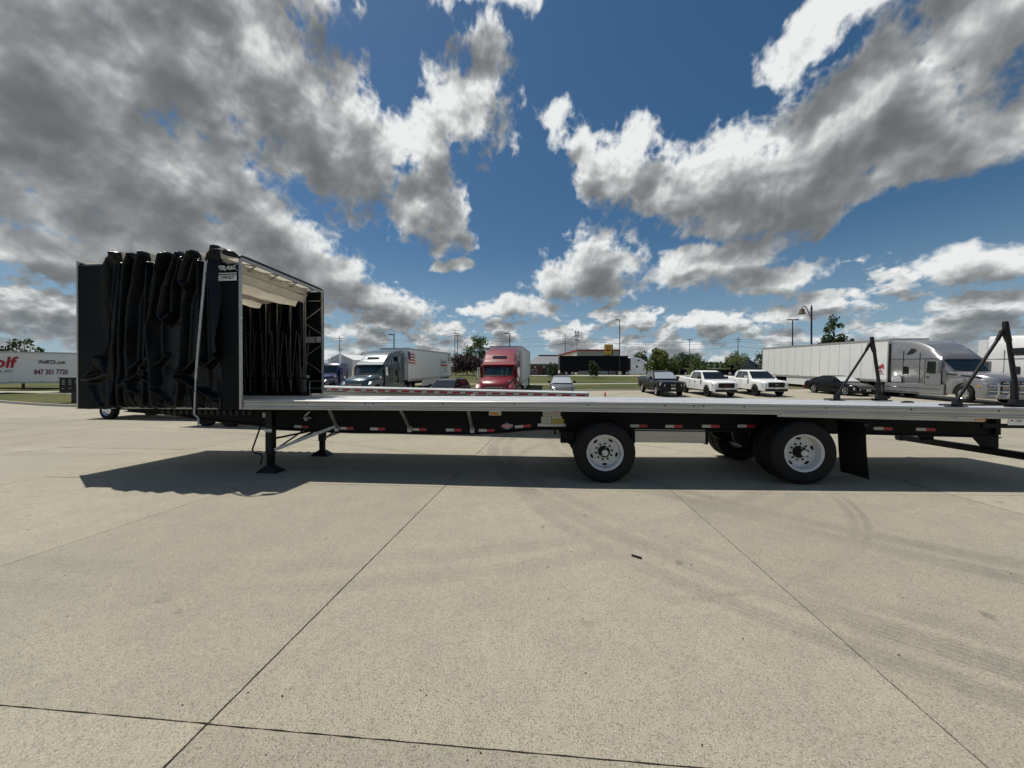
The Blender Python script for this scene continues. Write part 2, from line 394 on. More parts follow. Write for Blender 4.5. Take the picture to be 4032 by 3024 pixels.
def concrete(name, near):
    m_ = bpy.data.materials.new(name); m_.use_nodes = True; N = NT(m_.node_tree); p = N.n['Principled BSDF']
    P = N.add('ShaderNodeNewGeometry').outputs['Position']
    x, y, _ = N.sep(P); P2 = N.xyz(x, y, 0.)
    big = N.noise(P2, .35, 5., .6); mid = N.noise(P2, 2.3, 5., .65); fine = N.noise(P2, 120., 3., .75)
    c = N.mix(N.ss(big, .3, .7), (.352, .32, .238), (.415, .377, .282))
    c = N.mix(N.ss(mid, .35, .7, 0., .7), c, (.305, .28, .222))
    c = N.mix(N.ss(N.noise(P2, 13., 4., .7), .42, .7, 0., .4), c, (.26, .242, .19))
    c = N.mix(N.ss(N.noise(P2, .22, 3., .5), .5, .72, 0., .4), c, (.315, .312, .25))          # greenish-grey weathering
    # exposed aggregate
    v = N.add('ShaderNodeTexVoronoi'); v.voronoi_dimensions = '2D'; N.put(v.inputs['Vector'], P2); v.inputs['Scale'].default_value = 105.
    r = N.sep(v.outputs['Color'])[0]
    agg = N.m('MULTIPLY', N.ss(v.outputs['Distance'], .5, .2), N.ss(r, .55, .62))
    tone = N.mix(N.ss(N.sep(v.outputs['Color'])[1], .35, .75), (.12, .108, .09), (.52, .5, .44))
    c = N.mix(N.m('MULTIPLY', agg, .9), c, tone)
    c = N.mix(N.ss(fine, .38, .66, 0., .62), c, (.17, .155, .115))
    c = N.mix(N.ss(N.noise(P2, 38., 2., .6), .55, .75, 0., .35), c, (.42, .4, .34))
    # pits
    v2 = N.add('ShaderNodeTexVoronoi'); v2.voronoi_dimensions = '2D'; N.put(v2.inputs['Vector'], P2); v2.inputs['Scale'].default_value = 14.
    pit = N.m('MULTIPLY', N.ss(v2.outputs['Distance'], .055, .02), N.ss(N.sep(v2.outputs['Color'])[0], .78, .8))
    c = N.mix(N.m('MULTIPLY', pit, .75), c, (.06, .052, .045))
    # tyre tracks: pairs of arcs swept by turning trucks
    tr = None
    for (cx_, cy_, rr, w, k) in ((9.85, 9.87, 10.33, .16, .55), (9.85, 9.87, 9.98, .13, .42), (6.76, 7.36, 6.76, .12, .4), (11.5, 10.7, 10.42, .15, .55), (11.5, 10.7, 10.05, .13, .45), (-24.3, -24.2, 40., .14, .4), (1.03, 6.95, 3.97, .05, .5), (.78, 7.04, 4.11, .06, .42), (.42, 5.46, 2.05, .1, .3),
                                 (-3., 14.5, 11., .14, .25), (-3., 14.5, 11.4, .12, .2), (-10., 18., 9., .3, .25), (20., 22., 15., .4, .35)):
        d = N.m('ABSOLUTE', N.m('SUBTRACT', N.v('DISTANCE', P2, (cx_, cy_, 0.)), rr))
        t = N.m('MULTIPLY', N.ss(d, w * .6, w * 1.15, k, 0.), N.lin(N.m('SINE', N.m('MULTIPLY', d, 130.)), -1., 1., .45, 1.))
        if 1.9 < rr < 4.5: t = N.m('MULTIPLY', t, N.ss(x, .9, 1.8))
        tr = t if tr is None else N.m('MAXIMUM', tr, t)
    gate = N.m('MULTIPLY', N.ss(N.noise(P2, .4, 3., .5), .36, .55, .25, 1.), N.ss(N.noise(P2, 9., 3., .7), .25, .65, .45, 1.))
    c = N.mix(N.m('MULTIPLY', tr, gate), c, (.115, .108, .1))
    # old oil drips
    o = N.vor(N.v('ADD', P2, N.v('MULTIPLY', N.noise(P2, 6., 3., out=1), (.25, .12, 0.))), .85, dim='2D')
    c = N.mix(N.m('MULTIPLY', N.ss(o, .05, .02, 0., .4), N.ss(N.noise(P2, .3, 2., .5), .48, .6)), c, (.06, .055, .05))
    oi = N.add('ShaderNodeObjectInfo').outputs['Random']
    sc = N.v('SCALE', c); N.put(sc.node.inputs['Scale'], N.lin(oi, 0., 1., .91, 1.07))
    N.put(p.inputs['Base Color'], sc); p.inputs['Roughness'].default_value = .86; p.inputs['Specular IOR Level'].default_value = .3
    b = N.add('ShaderNodeBump'); b.inputs['Strength'].default_value = .55; b.inputs['Distance'].default_value = .006
    h = N.m('ADD', N.m('MULTIPLY', fine, .8), N.m('SUBTRACT', N.m('MULTIPLY', agg, .5), N.m('MULTIPLY', pit, 1.5)))
    N.put(b.inputs['Height'], h); N.put(p.inputs['Normal'], b.outputs[0]); M[name] = m_
concrete('concrete', True)
def grass_mat():
    m_ = bpy.data.materials.new('grass'); m_.use_nodes = True; N = NT(m_.node_tree); p = N.n['Principled BSDF']
    P = N.add('ShaderNodeNewGeometry').outputs['Position']
    a = N.noise(P, .12, 5., .6); b_ = N.noise(P, 3., 5., .7)
    c = N.mix(N.ss(a, .35, .68), (.055, .075, .018), (.125, .115, .04)); c = N.mix(N.ss(b_, .4, .7, 0., .7), c, (.04, .055, .014))
    N.put(p.inputs['Base Color'], c); p.inputs['Roughness'].default_value = .9; p.inputs['Specular IOR Level'].default_value = .2
    b = N.add('ShaderNodeBump'); b.inputs['Strength'].default_value = 1.; b.inputs['Distance'].default_value = .12
    N.put(b.inputs['Height'], N.noise(P, 5., 5., .75)); N.put(p.inputs['Normal'], b.outputs[0]); M['grass'] = m_
grass_mat()

# --- the lie of the land ---------------------------------------------------
PROF = [(-60, 0), (12, 0), (17.5, .05), (24, .23), (29, .45), (37, .9), (42, 1.15), (52, 1.6), (65, 2.4), (78, 3.25), (96, 3.3), (120, 4.2), (200, 9.), (400, 17), (1200, 34), (3500, 45)]
def sst(x, a, b): t = min(1, max(0, (x - a) / (b - a))); return t * t * (3 - 2 * t)
def hgt(x, y):
    for (a, h0), (b, h1) in zip(PROF, PROF[1:]):
        if y <= b: break
    t = min(1, max(0, (y - a) / (b - a))); h = h0 + (h1 - h0) * t
    h *= 1 - .32 * sst(-x, 10, 28) * (1 - sst(y, 45, 80))
    return h + .0145 * min(25, max(0, x - 1.2)) * (1 - sst(y, 36, 75))

def sheet(name, poly_fn, nu, nv, m_, dz=0., parent=None, kind='structure'):
    mb = MB()
    def fn(u, v):
        x, y = poly_fn(u, v); return (x, y, hgt(x, y) + dz)
    mb.grid(fn, nu, nv); o = mb.build(name, m_, parent, smooth=60, fix=False)
    for p in o.data.polygons[:1]:
        if p.normal.z < 0: o.data.flip_normals()
    return tag(o, kind=kind)
def pw(u, a, b, k): return a + (b - a) * (abs(u) ** k)
# far ground, one sheet out to the horizon
def gfn(u, v):
    x = (u * 2 - 1); x = math.copysign(abs(x) ** 3 * 3200, x); y = -60 + 3300 * v ** 3.4
    return x, y
sheet('ground', gfn, 150, 150, M['grass'], -.16)
LOT_FAR = 37.2
SLAB_O, SLAB_A = Vector((-1.5, 1.89)), R(-5.3)
E1 = Vector((math.cos(SLAB_A), math.sin(SLAB_A))); E2 = Vector((-math.sin(SLAB_A), math.cos(SLAB_A)))
def slab_xy(s, t): p = SLAB_O + E1 * s + E2 * t; return p.x, p.y
S_J = [-26., -22., -18.3, -14.7, -11., -7.3, -3.32, 0, 3.57, 7.45, 11.1, 14.8, 18.5]
T_J = [-4.4, 0, 4.33, 7.15, 10.3, 13.8, 17.6]
lot = sheet('parking_lot', lambda u, v: slab_xy(-75 + 150 * u, -14 + 50.0 * v), 70, 60, M['concrete'], -.022)
mat('joint_filler', (.045, .042, .036), .95, var=.5, vscale=25)
fb_ = MB(); fb_.grid(lambda u, v: (*slab_xy(S_J[0] - .01 + (S_J[-1] - S_J[0] + .02) * u, T_J[0] - .01 + (T_J[-1] - T_J[0] + .02) * v), hgt(*slab_xy(S_J[0] + (S_J[-1] - S_J[0]) * u, T_J[0] + (T_J[-1] - T_J[0]) * v)) - .013), 60, 40)
fb_.build('joint_filler', M['joint_filler'], lot, smooth=60, fix=False)
for i in range(len(S_J) - 1):
    for j in range(len(T_J) - 1):
        s0, s1, t0, t1 = S_J[i], S_J[i + 1], T_J[j], T_J[j + 1]; g = .0042 + .0012 * rnd.random()
        near = t0 < 5 and -5 < s0 < 8
        nu, nv = (40, 44) if near else (8, 8)
        mb = MB(); js = rnd.random() * 99; dz = rnd.uniform(-.0025, .0025)
        def edge(k, L, q):   # ragged arris
            return .0011 * (math.sin(k * 37 + js) + math.sin(k * 91 + js * 2) * .8 + math.sin(k * 173 + js * 3) * .6) * q
        def fn(u, v):
            a = s0 + g + (s1 - s0 - 2 * g) * u; b = t0 + g + (t1 - t0 - 2 * g) * v
            if near and u in (0, 1): a += edge(b, 0, 1)
            if near and v in (0, 1): b += edge(a, 0, 1)
            x, y = slab_xy(a, b); return (x, y, hgt(x, y) + dz)
        if near:
            us = [0, .002] + [k / 38 for k in range(1, 38)] + [.998, 1]
        mb.grid(fn, nu, nv)
        b = mb.b; b.faces.ensure_lookup_table()
        be = [e for e in b.edges if len(e.link_faces) == 1]
        ex = bmesh.ops.extrude_edge_only(b, edges=be)
        for v_ in ex['geom']:
            if isinstance(v_, bmesh.types.BMVert): v_.co.z -= .03
        o = mb.build('slab', M['concrete'], lot, smooth=40)
# kerb, lawns and paths at the far side of the lot
def band(name, x0, x1, y0, y1, m_, dz, nu=60, nv=10, kind='structure'):
    return sheet(name, lambda u, v: (x0 + (x1 - x0) * u, y0 + (y1 - y0) * v - .093 * (x0 + (x1 - x0) * u)), nu, nv, m_, dz, kind=kind)
Y0 = LOT_FAR
def kerb(name, pts, h=.13, w=.16):
    mb = MB(); rings = []
    P = [Vector(p) for p in pts]
    for i, p in enumerate(P):
        d = (P[min(i + 1, len(P) - 1)] - P[max(0, i - 1)]).normalized(); n = Vector((-d.y, d.x)) * w
        z = hgt(p.x, p.y) - .06
        rings.append([(p.x, p.y, z), (p.x, p.y, z + h), (p.x + n.x * .15, p.y + n.y * .15, z + h + .02), (p.x + n.x, p.y + n.y, z + h + .02), (p.x + n.x, p.y + n.y, z)])
    mb.ringloft(rings); return tag(mb.build(name, M['concrete_base'], smooth=30), kind='structure')
kerb('kerb', [(x, Y0 + .2 - .093 * x) for x in range(-14, 34, 2)])
band('lawn', -14, 34, Y0 + .3, 49., M['grass'], .02)
band('footpath', -60, 80, 49., 50.6, M['concrete_base'], .03)
band('lawn', -60, 90, 50.6, 76., M['grass'], .02, 60, 30)
band('upper_lot', -80, 160, 76., 94., M['concrete_base'], .03, 60, 10)

# --- flatbed trailer -------------------------------------------------------
TR_LOC, TR_ROT = (1.554, 6.41, 0.), R(-5.2)
def ztop(x): return 1.363 - .0037 * max(0, x + 1) ** 1.5
def lathe_mesh(prof, m_, n=40, smooth=35, extra=None):
    mb = MB(); mb.lathe(prof, n=n)
    if extra: extra(mb)
    return mb.mesh('wheel', m_, smooth=smooth)
def tyre_profile(ro, ri, w):   # outer face at y=0, inner at y=w
    return [(ri, .012), (ri + .012, 0), (ri + .05, -.008), (ri + (ro - ri) * .55, -.012), (ro - .05, -.002), (ro - .018, .014), (ro - .004, .034), (ro, .05),
            (ro, w * .3), (ro - .012, w * .31), (ro - .012, w * .34), (ro, w * .35), (ro, w * .5 - .006), (ro - .012, w * .5 - .004), (ro - .012, w * .5 + .004), (ro, w * .5 + .006),
            (ro, w * .66), (ro - .012, w * .67), (ro - .012, w * .7), (ro, w * .71), (ro, w - .05), (ro - .018, w - .014), (ri + .05, w + .006), (ri, w)]
TY = lathe_mesh(tyre_profile(.508, .297, .28), M['rubber'], 56)
def rim_mesh():
    mb = MB()
    mb.lathe([(.3, .03), (.306, .006), (.3, -.004), (.29, 0), (.285, .012), (.272, .02), (.268, .05), (.262, .12), (.25, .142), (.235, .15), (.2, .153), (.172, .146), (.168, .14), (.1, .14), (.098, .16)], n=48)
    return mb.mesh('rim', M['wheel_white'], smooth=30)
RIM = rim_mesh()
def hand_hole():
    mb = MB(); mb.tube((0, -.0015, 0), (0, .02, 0), .021, 14)
    for v_ in mb.b.verts: v_.co.x *= 2.
    return mb.mesh('hand_hole', M['chassis_black'])
def lug_nut():
    mb = MB(); mb.tube((0, .001, 0), (0, -.014, 0), .0175, 8); return mb.mesh('lug_nut', M['chassis_black'])
HAND, LUG = hand_hole(), lug_nut()
def hub_mesh():
    mb = MB(); mb.lathe([(.1, .15), (.098, .10), (.09, .085), (.068, .08), (.064, .03), (.056, .018), (.055, .0), (.0, .0)], n=28)
    return mb.mesh('hub', M['frame_black'], smooth=30)
HUB = hub_mesh()
def cap_mesh():
    mb = MB(); mb.lathe([(.052, .012), (.052, -.006), (.046, -.012), (0, -.012)], n=24)
    for k in range(6): a = R(60 * k); mb.tube((math.cos(a) * .04, -.01, math.sin(a) * .04), (math.cos(a) * .04, -.017, math.sin(a) * .04), .005, 6)
    return mb.mesh('hub_cap', M['tape_white'], smooth=30)
CAP = cap_mesh()

def make_trailer():
    T = empty('flatbed_trailer', TR_LOC, TR_ROT)
    tag(T, 'long empty aluminium flatbed trailer with black frame and white wheels, nearest the camera', 'trailer')
    XS = [-9.86 + .42 * i for i in range(42)]; XE = 7.3
    XS = [x for x in XS if x < XE] + [XE]
    # deck planks, each a lengthwise extrusion with two ribs
    n = 10; y0, y1 = .07, 2.52; w = (y1 - y0) / n
    for k in range(n):
        a = y0 + k * w + .006; b = y0 + (k + 1) * w - .006; dz = (.006 if k % 2 else 0) + rnd.uniform(-.001, .001)
        prof = [(a - .0058, -.035), (a - .0058, -.028), (a, -.028), (a, -.004), (a + .01, 0), (a + .03, 0), (a + .036, -.012), (a + .085, -.012), (a + .091, 0), (a + .145, 0), (a + .151, -.012), (b - .036, -.012), (b - .03, 0), (b - .01, 0), (b, -.004), (b, -.028), (b + .0058, -.028), (b + .0058, -.035)]
        mb = MB(); mb.ringloft([[(x, p, ztop(x) + q + dz - .006) for p, q in prof] for x in XS]); mb.build('deck_plank', M['deck_aluminium'], T)
    # side rails in three lengths
    pr = [(.08, -.012), (.07, .0), (.012, .002), (.002, -.006), (0, -.03), (.004, -.034), (.011, -.04), (.011, -.098), (.0, -.108), (-.002, -.128), (.008, -.131), (.008, -.137), (-.003, -.141), (-.003, -.163), (.05, -.163), (.05, -.15), (.03, -.14), (.03, -.03), (.08, -.03)]
    for yy, s in ((0., 1), (2.59, -1)):
        for xa, xb in ((-9.86, -4.108), (-4.104, 1.492), (1.496, 7.3)):
            xs = [xa] + [x for x in XS if xa < x < xb] + [xb]
            mb = MB(); mb.ringloft([[(x, yy + s * p, ztop(x) + q) for p, q in pr] for x in xs]); mb.build('side_rail', M['aluminium'], T, smooth=25)
    bm_ = MB(); bm_.tube((0, -.004, 0), (0, .012, 0), .0135, 8); bolt = bm_.mesh('rail_bolt', M['chassis_black'])
    for x in (-8.98, -7.74, -6.5, -5.265, -4.165, -4.023, -2.77, -1.521, -.276, .968, 1.43, 1.58, 2.21, 3.45, 4.69, 5.922): obj('rail_bolt', bolt, T, (x, .01, ztop(x) - .044))
    bm_ = MB(); bm_.tube((0, -.006, 0), (0, .012, 0), .007, 6); rv = bm_.mesh('rivet', M['chassis_black'])
    for x in (2.76, 4.0, 4.55, 5.3): obj('rivet', rv, T, (x, -.003, ztop(x) - .158))
    # cross members and their rounded ends
    cm = MB(); cm.box(-.045, .045, .06, 2.53, -.012, 0); cm.box(-.045, .045, .06, 2.53, -.11, -.1); cm.box(-.004, .004, .06, 2.53, -.1, -.012)
    cm = cm.mesh('cross_member', M['chassis_black'])
    x = -9.6
    while x < 7: obj('cross_member', cm, T, (x, 0, ztop(x) - .045)); x += .405
    # main beams
    low = [(-9.7, 1.1), (-8.6, 1.03), (-8., .945), (-7.5, .893), (-6.8, .838), (-6.27, .765), (-5.6, .725), (-4.73, .708), (-2.39, .711), (-1.95, .735), (-1.7, .757), (-1.4, .79), (-1.08, .815), (-.6, .823), (.65, .817), (2.87, .815), (4.56, .796), (6.68, .762)]
    for yb in (.75, 1.85):
        mb = MB(); mb.ringloft([[(x, yb, z), (x, yb + .012, z), (x, yb + .012, ztop(x) - .16), (x, yb, ztop(x) - .16)] for x, z in low])
        bm = mb.build('main_beam', M['chassis_black'], T)
        mb = MB(); mb.ringloft([[(x, yb - .065, z - .016), (x, yb + .075, z - .016), (x, yb + .075, z), (x, yb - .065, z)] for x, z in low])
        mb.build('flange', M['frame_black'], bm)
    # stiffeners between the beams
    for x in (-4.4, -1.6, 1.2, 4.6):
        MB().box(x, x + .05, .765, 1.85, .9, 1.15).build('diaphragm', M['chassis_black'], T)
    # rail struts with their foot clips
    for xt, xb in ((-4.87, -5.1), (-3.54, -3.62), (-2.33, -2.39)):
        mb = MB(); mb.bar((xt, .05, ztop(xt) - .16), (xb, .705, .80), .05, .012, (0, 1, 0)); mb.bar((xt + .02, .045, ztop(xt) - .16), (xb + .02, .70, .80), .008, .05, (0, 1, 0))
        o = mb.build('rail_strut', M['galvanised'], T); MB().box(xb - .035, xb + .045, .69, .742, .728, .845).build('clip', M['galvanised'], o, bevel=.004)
    # conspicuity tape
    tp = MB(); tp.face([(0, 0, 0), (.155, 0, 0), (.155, 0, .052), (0, 0, .052)]); tp.mi = 1; tp.face([(.155, 0, 0), (.305, 0, 0), (.305, 0, .052), (.155, 0, .052)])
    tp = tp.mesh('reflective_tape', [M['tape_white'], M['tape_red']])
    for x, z, ry in ((-6.01, .786, R(3)), (-5.07, .757, 0), (-4.426, .752, 0), (-3.6, .75, 0), (-2.91, .748, 0), (-2.27, .747, 0), (-1.571, .82, R(-5)), (.567, .863, 0), (1.195, .86, 0), (1.839, .868, 0), (2.455, .878, 0), (4.726, .86, R(1)), (5.406, .852, R(1))):
        obj('reflective_tape', tp, T, (x, .746, z), (0, ry, 0))
    # stickers
    for i, (a, b, c, d, m_) in enumerate(((-1.14, -.62, .86, .915, 'sticker_white'), (-1.075, -.885, .92, 1.045, 'sticker_white'), (-.875, -.655, .92, 1.008, 'sticker_yellow'), (-.878, -.69, 1.012, 1.055, 'sticker_white'), (-1.045, -.882, 1.05, 1.18, 'sticker_white'), (-.877, -.715, 1.06, 1.135, 'sticker_white'), (-.877, -.715, 1.137, 1.166, 'sticker_orange'))):
        mb = MB(); mb.face([(a, .745, c), (b, .745, c), (b, .745, d), (a, .745, d)]); o = mb.build('sticker', M[m_], T)
        mb = MB(); zz = d - .02
        while zz > c + .012 and m_ != 'sticker_orange' and d - c > .06:
            mb.face([(a + .012, .743, zz), (a + (b - a) * rnd.uniform(.6, .93), .743, zz), (a + (b - a) * .9, .743, zz + .005), (a + .012, .743, zz + .005)]); zz -= .017
        if len(mb.b.faces): mb.build('fine_print', M['print_grey'], o)
    # round maker's badge
    mb = MB(); mb.disc((-1.721, .744, .86), .07, n=28, rz=.064); bd = mb.build('badge', M['logo_blue'], T)
    mb = MB()
    for q in (-.032, .032): mb.path([(-1.721 + q * math.cos(t) * 1., .742, .86 + .06 * math.sin(t)) for t in [math.pi * (i / 10 - .5) for i in range(11)]], .0025, 4)
    for q in (-.03, .03): mb.tube((-1.783, .742, .86 + q), (-1.66, .742, .86 + q), .0025, 4)
    mb.build('globe_lines', M['print_white'], bd)
    mb = MB(); mb.face([(-1.83, .7405, .835), (-1.64, .7405, .83), (-1.612, .7405, .86), (-1.615, .7405, .893), (-1.80, .7405, .893), (-1.828, .7405, .865)]); mb.build('band', M['print_white'], bd)
    mb = MB(); mb.face([(-1.823, .739, .839), (-1.643, .739, .834), (-1.619, .739, .86), (-1.621, .739, .889), (-1.797, .739, .889), (-1.822, .739, .864)]); mb.build('band', M['logo_red'], bd)
    text('lettering', 'UTILITY', .05, M['print_white'], bd, (-1.72, .737, .862), (R(90), 0, 0), shear=.2, wide=.95, bold=.0015)
    # plaque and glad-hand clutter near the landing gear
    MB().box(-6.68, -6.545, .738, .748, .985, 1.08).build('plaque', M['sticker_white'], T, bevel=.003)
    mb = MB(); mb.tube((-5.78, .70, .99), (-5.62, .70, .99), .022, 8); mb.box(-5.76, -5.7, .69, .74, .93, .97); mb.bar((-5.75, .71, 1.02), (-5.64, .71, 1.12), .05, .03); mb.build('hose_coupling', M['galvanised'], T, bevel=.004)
    mb = MB(); mb.box(-2.02, -1.80, .40, .55, 1.09, 1.19); mb.build('ratchet_box', M['sticker_white'], T, bevel=.01)
    MB().box(-2.0, -1.83, .39, .4, 1.1, 1.14).build('side_lamp', M['amber'], T, bevel=.004)
    mb = MB(); mb.tube((-2.4, .45, 1.14), (-1.85, .45, 1.14), .018, 8); mb.box(-2.2, -2.14, .42, .48, 1.1, 1.18); mb.build('slide_rod', M['chassis_black'], T)
    # air tank and lines in the shade under the deck
    mb = MB(); mb.tube((-.6, 1.2, .98), (.1, 1.2, .98), .11, 14); mb.build('air_tank', M['frame_black'], T, smooth=40)
    # landing legs
    for yl, near in ((.28, 1), (1.95, 0)):
        mb = MB(); mb.box(-6.22, -6.09, yl - .06, yl + .07, .34, 1.16); lg = mb.build('landing_leg', M['frame_black'], T, bevel=.008)
        MB().box(-6.205, -6.105, yl - .045, yl + .055, .05, .36).build('inner_leg', M['chassis_black'], lg, bevel=.006)
        mb = MB(); mb.ringloft([[(-6.155 + a * sx, yl + .005 + b * sy, z) for sx, sy in ((-1, -1), (1, -1), (1, 1), (-1, 1))] for a, b, z in ((.2, .14, .006), (.2, .14, .02), (.085, .07, .115), (.06, .055, .13))])
        mb.build('foot', M['frame_black'], lg, bevel=.006)
        MB().box(-6.225, -6.085, yl - .066, yl - .058, .76, .82).build('collar', M['tape_white'], lg)
        mb = MB(); mb.bar((-6.1, yl + .1, .43), (-5.62, yl + .28, .80), .045, .03); mb.build('brace', M['frame_black'], lg)
        mb = MB(); mb.bar((-6.08, yl + .0, .42), (-5.1, yl + .42, .83), .055, .012, (0, 1, 0)); mb.bar((-6.08, yl + .02, .42), (-5.1, yl + .44, .83), .012, .055, (0, 1, 0)); mb.build('brace', M['galvanised'], lg)
        if near:
            mb = MB(); mb.path([(-6.25, yl - .05, .88), (-6.29, yl - .09, .86), (-6.44, yl - .1, .45), (-6.43, yl - .1, .40), (-6.39, yl - .1, .375), (-6.26, yl - .1, .35), (-6.24, yl - .1, .31), (-6.28, yl - .1, .16)], .0145, 8); mb.build('crank_handle', M['frame_black'], lg, smooth=60)
    mb = MB(); mb.tube((-6.155, .36, .62), (-6.155, 1.9, .62), .02, 8); mb.bar((-5.95, .4, .47), (-5.95, 1.95, .75), .05, .03); mb.build('cross_shaft', M['frame_black'], T)
    # wheels
    for ax in (0., 3.13):
        gz = hgt(*((Matrix.Rotation(TR_ROT, 3, 'Z') @ Vector((ax, .3, 0)) + Vector(TR_LOC)).xy)) + .506
        for s, yo in ((1, 0.), (-1, 2.59)):
            rz = 0 if s > 0 else math.pi
            for k in (0, 1):
                wv = obj('wheel', TY, T, (ax, yo + s * (.012 + k * .325), gz), (0, rnd.random() * 6, 0) if s > 0 else (0, 0, rz))
                if k == 0:
                    if s > 0: wv.rotation_euler = (0, R(8 if ax else 40), 0)
                    for nm, me in (('rim', RIM), ('hub', HUB), ('hub_cap', CAP)): obj(nm, me, wv)
                    for q in range(5): a = R(98 + 72 * q); obj('hand_hole', HAND, wv, (math.cos(a) * .218, .15, math.sin(a) * .218), (0, R(90) - a, 0))
                    for q in range(10): a = R(36 * q + 14); obj('lug_nut', LUG, wv, (math.cos(a) * .135, .14, math.sin(a) * .135))
                    for hp in ([(-.02, .13, .2), (-.03, .05, .17), (-.035, .03, .06)], [(-.12, .13, -.17), (-.05, .05, -.13), (.01, .03, -.06)]): mb = MB(); mb.path(hp, .0045, 6); mb.build('valve_hose', M['sticker_white'], wv)
                else: obj('rim', RIM, wv)
        mb = MB(); mb.tube((ax, .25, gz), (ax, 2.34, gz), .07, 14); mb.build('axle', M['chassis_black'], T, smooth=40)
        for yy in (.82, 1.78):
            mb = MB(); mb.prism([(ax - .75, .8), (ax - .7, .62), (ax - .5, .5), (ax + .1, .42), (ax + .1, .54), (ax - .4, .62), (ax - .5, .82)], yy - .05, yy + .05); mb.tube((ax + .25, yy, .5), (ax + .25, yy, .82), .11, 12); mb.build('suspension', M['chassis_black'], T)
    mb = MB(); mb.box(-.72, -.48, .45, .72, .6, .8); mb.bar((-.5, .45, .6), (-.35, .5, .38), .12, .06); mb.build('hanger_bracket', M['chassis_black'], T)
    MB().box(-.83, -.78, 1.0, 1.3, .67, .82).build('brake_hose', M['mud_brown'], T)
    # grey tray between the axles
    mb = MB(); mb.box(.63, 1.9, .72, .735, .59, .83); mb.box(.63, 1.9, .735, 1.4, .59, .6); o = mb.build('dunnage_tray', M['aluminium'], T)
    for x in (.6, 1.89): MB().box(x, x + .045, .71, 1.4, .57, .83).build('tray_end', M['chassis_black'], o)
    # mud flap hung crosswise behind the rear wheel
    for ya, yb in ((.0, .6), (1.99, 2.59)):
        mb = MB(); mb.grid(lambda u, v: (4.03 + .05 * v * v + .02 * math.sin(u * 3), ya + (yb - ya) * u, 1.02 - .86 * v - .01 * u), 8, 10)
        b = mb.b; bmesh.ops.solidify(b, geom=list(b.faces), thickness=.012)
        fl = mb.build('mud_flap', M['black_plastic'], T, smooth=50)
        MB().box(4.0, 4.06, ya - .01, yb, .985, 1.04).build('flap_hanger', M['frame_black'], fl)
    MB().box(3.6, 3.63, .69, .72, .9, .96).build('reflector', M['tape_white'], T)
    # aluminium light rail below the side rail at the rear
    mb = MB(); xs = [2.72, 3.5, 4.2, 5., 5.72]
    mb.ringloft([[(x, .006, ztop(x) - .164), (x, .006, ztop(x) - .164 - .034 - .006 * (x - 2.72)), (x, .03, ztop(x) - .2 - .006 * (x - 2.72)), (x, .03, ztop(x) - .164)] for x in xs]); mb.build('lamp_rail', M['aluminium'], T)
    MB().box(5.59, 5.73, -.006, .005, ztop(5.6) - .2, ztop(5.6) - .176).build('side_lamp', M['amber'], T, bevel=.003)
    o = MB().box(6.05, 6.5, .01, .02, 1.035, 1.125).build('lamp_plate', M['white_paint'], T, bevel=.003)
    mb = MB(); mb.disc((6.1, .008, 1.105), .02, rz=.011); mb.build('lamp', M['lamp_red'], o)
    MB().box(6.155, 6.235, .004, .009, 1.08, 1.117).build('sticker', M['sticker_white'], o)
    text('lettering', 'ABS', .034, M['print_black'], o, (6.195, .002, 1.098), (R(90), 0, 0))
    mb = MB(); mb.box(5.75, 7.25, .06, .1, .985, 1.05); mb.build('lamp_bracket', M['chassis_black'], T)
    # rear underride guard
    mb = MB(); mb.ringloft([[(x_, y, z_) for x_, z_ in ((6.48, .47), (6.62, .47), (6.62, .58), (6.48, .58))] for y in (.1, 2.3)]); g = mb.build('underride_bar', M['frame_black'], T, bevel=.012)
    mb = MB(); mb.ringloft([[(6.55 + a * x_, y, .525 + a * z_) for x_, z_ in ((-.07, -.055), (.07, -.055), (.07, .055), (-.07, .055))] for y, a in ((2.3, 1.15), (2.42, 1.1), (2.5, .5))]); mb.build('bar_end', M['black_plastic'], g)
    for yb in (.74, 1.84):
        mb = MB(); mb.prism([(6.25, .80), (6.68, .80), (6.68, .53), (6.48, .53)], yb - .008, yb + .02); mb.build('guard_bracket', M['chassis_black'], g)
    MB().box(6.6, 6.68, .7, 1.9, .8, 1.12).build('rear_sill', M['chassis_black'], T)
    return T
trailer = make_trailer()

